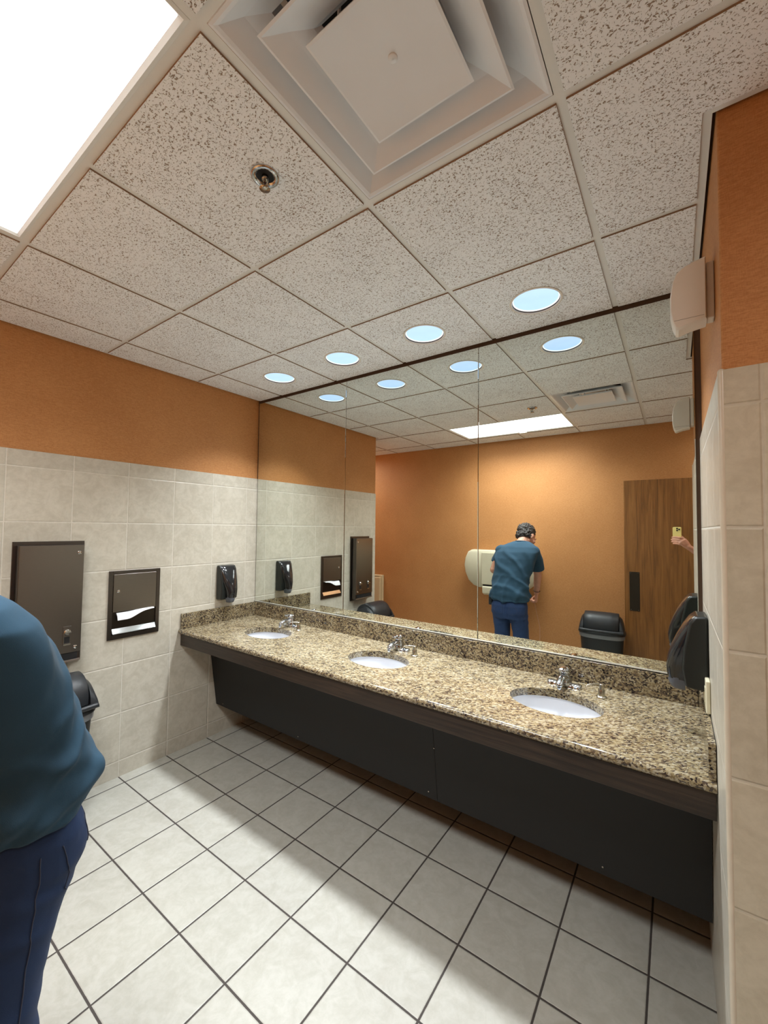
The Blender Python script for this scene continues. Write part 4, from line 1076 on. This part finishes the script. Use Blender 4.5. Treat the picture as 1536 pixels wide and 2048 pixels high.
# gripping hand: palm along the right edge, fingers wrapped across the back of the phone
kn_c = PP(0.052, 0.006, -0.048)
sk.tube([WR, WR.lerp(kn_c, 0.5), kn_c], [(0.026, 0.018), (0.034, 0.017), (0.036, 0.014)], 18, flat=(Rv*0.8+Fv*0.6))
for i, (u_, reach) in enumerate(((-0.016, -0.036), (-0.037, -0.043), (-0.057, -0.040), (-0.075, -0.028))):
    base = PP(0.047, 0.006, u_-0.006)
    r_ = 0.0088 if i < 3 else 0.0076
    mid = 0.014+r_*0.4
    sk.tube([base, PP(0.034, 0.0175, u_-0.002), PP(0.018, 0.0205, u_+0.002), PP(0.004, 0.0185, u_+0.003), PP(reach*0.5, 0.0150, u_+0.003), PP(reach, 0.0125, u_+0.001)],
            [r_*1.1, r_*1.08, r_, r_*0.98, r_*0.92, r_*0.82], 12)
sk.tube([WR.lerp(kn_c, 0.35), PP(0.052, -0.020, -0.050), PP(0.040, -0.021, -0.022), PP(0.022, -0.0165, -0.004)], [0.017, 0.013, 0.0105, 0.0092], 12)
# other arm hangs down
LS = Vector((pcx-0.135, pcy-0.02, 1.395))
sk.tube([LS, LS+Vector((-0.02, 0.0, -0.14)), LS+Vector((-0.015, 0.01, -0.27))], [0.046, 0.042, 0.035], 14)
sk.tube([LS+Vector((-0.015, 0.01, -0.27)), LS+Vector((-0.005, 0.03, -0.38)), LS+Vector((0.0, 0.055, -0.50))], [0.036, 0.032, 0.024], 14)
hand(sk, LS+Vector((0.0, 0.055, -0.50)), (0.02, 0.15, -0.98), (1, 0, 0), (0, 1, 0), [(0.25, 0.35, 0.25)]*4, 0.97)
for s_ in (-1, 1):
    sk.tube([(pcx+s_*0.082, pcy, 0.86), (pcx+s_*0.085, pcy, 0.5), (pcx+s_*0.088, pcy-0.01, 0.09)], [0.068, 0.048, 0.035], 12)
solid(sk, 'body', M['skin'], pg, 0.0042, 2)
solid(hr, 'hair', M['hair'], pg, 0.0045, 1, hair_def)
eyes_parts(Pp, Rp, 0.97, pg)
tee = MB()
ring_stack(tee, prow([(0.0, 0.86, 0.170, 0.118), (0.0, 0.95, 0.168, 0.116), (0.0, 1.10, 0.168, 0.112), (0.0, 1.25, 0.178, 0.114), (0.0, 1.36, 0.182, 0.105), (-0.002, 1.425, 0.150, 0.086), (-0.005, 1.462, 0.085, 0.066)]), 32)
e2_ = SH.lerp(EL, 0.62); tee.tube([SH, SH.lerp(EL, 0.3), e2_], [0.064, 0.060, 0.054], 16, round_ends=False); tee.ell(SH, (0.066, 0.064, 0.056))
tee.tube([LS, LS+Vector((-0.018, 0, -0.12)), LS+Vector((-0.02, 0.0, -0.20))], [0.062, 0.056, 0.052], 16, round_ends=False); tee.ell(LS, (0.064, 0.062, 0.056))
def tee2(v, n_):
    return v+n_*(0.005*mnoise.noise(v*9)+0.004*(0.5+0.5*math.sin(v.z*40+mnoise.noise(v*3)*6)))
solid(tee, 't_shirt', M['grey_tee'], pg, 0.008, 2, tee2)
jn = MB()
ring_stack(jn, prow([(0.0, 0.74, 0.145, 0.095), (0.0, 0.80, 0.163, 0.108), (0.0, 0.88, 0.160, 0.110), (0.0, 0.96, 0.150, 0.100)]))
for s_ in (-1, 1):
    jn.tube([(pcx+s_*0.083, pcy, 0.84), (pcx+s_*0.084, pcy, 0.66), (pcx+s_*0.086, pcy-0.005, 0.48), (pcx+s_*0.088, pcy-0.01, 0.25), (pcx+s_*0.088, pcy-0.01, 0.05)], [0.082, 0.076, 0.064, 0.058, 0.062], 18, round_ends=False)
solid(jn, 'trousers', M['khaki'], pg, 0.008, 2, lambda v, n_: v+n_*(0.004*mnoise.noise(v*12)))
for s_ in (-1, 1):
    b = MB(); rings = []; xa = pcx+s_*0.088
    for yy, hw, hh in ((-0.075, 0.028, 0.045), (-0.055, 0.038, 0.075), (0.0, 0.041, 0.080), (0.07, 0.044, 0.060), (0.14, 0.047, 0.046), (0.18, 0.040, 0.038), (0.20, 0.022, 0.028)):
        rings.append([(xa+hw*math.cos(math.pi*2*k/18), pcy+yy, max(0.002, hh*0.5+hh*0.55*math.sin(math.pi*2*k/18))) for k in range(18)])
    b.loft(rings); b.build('shoe', M['shoe'], pg, smooth=True)
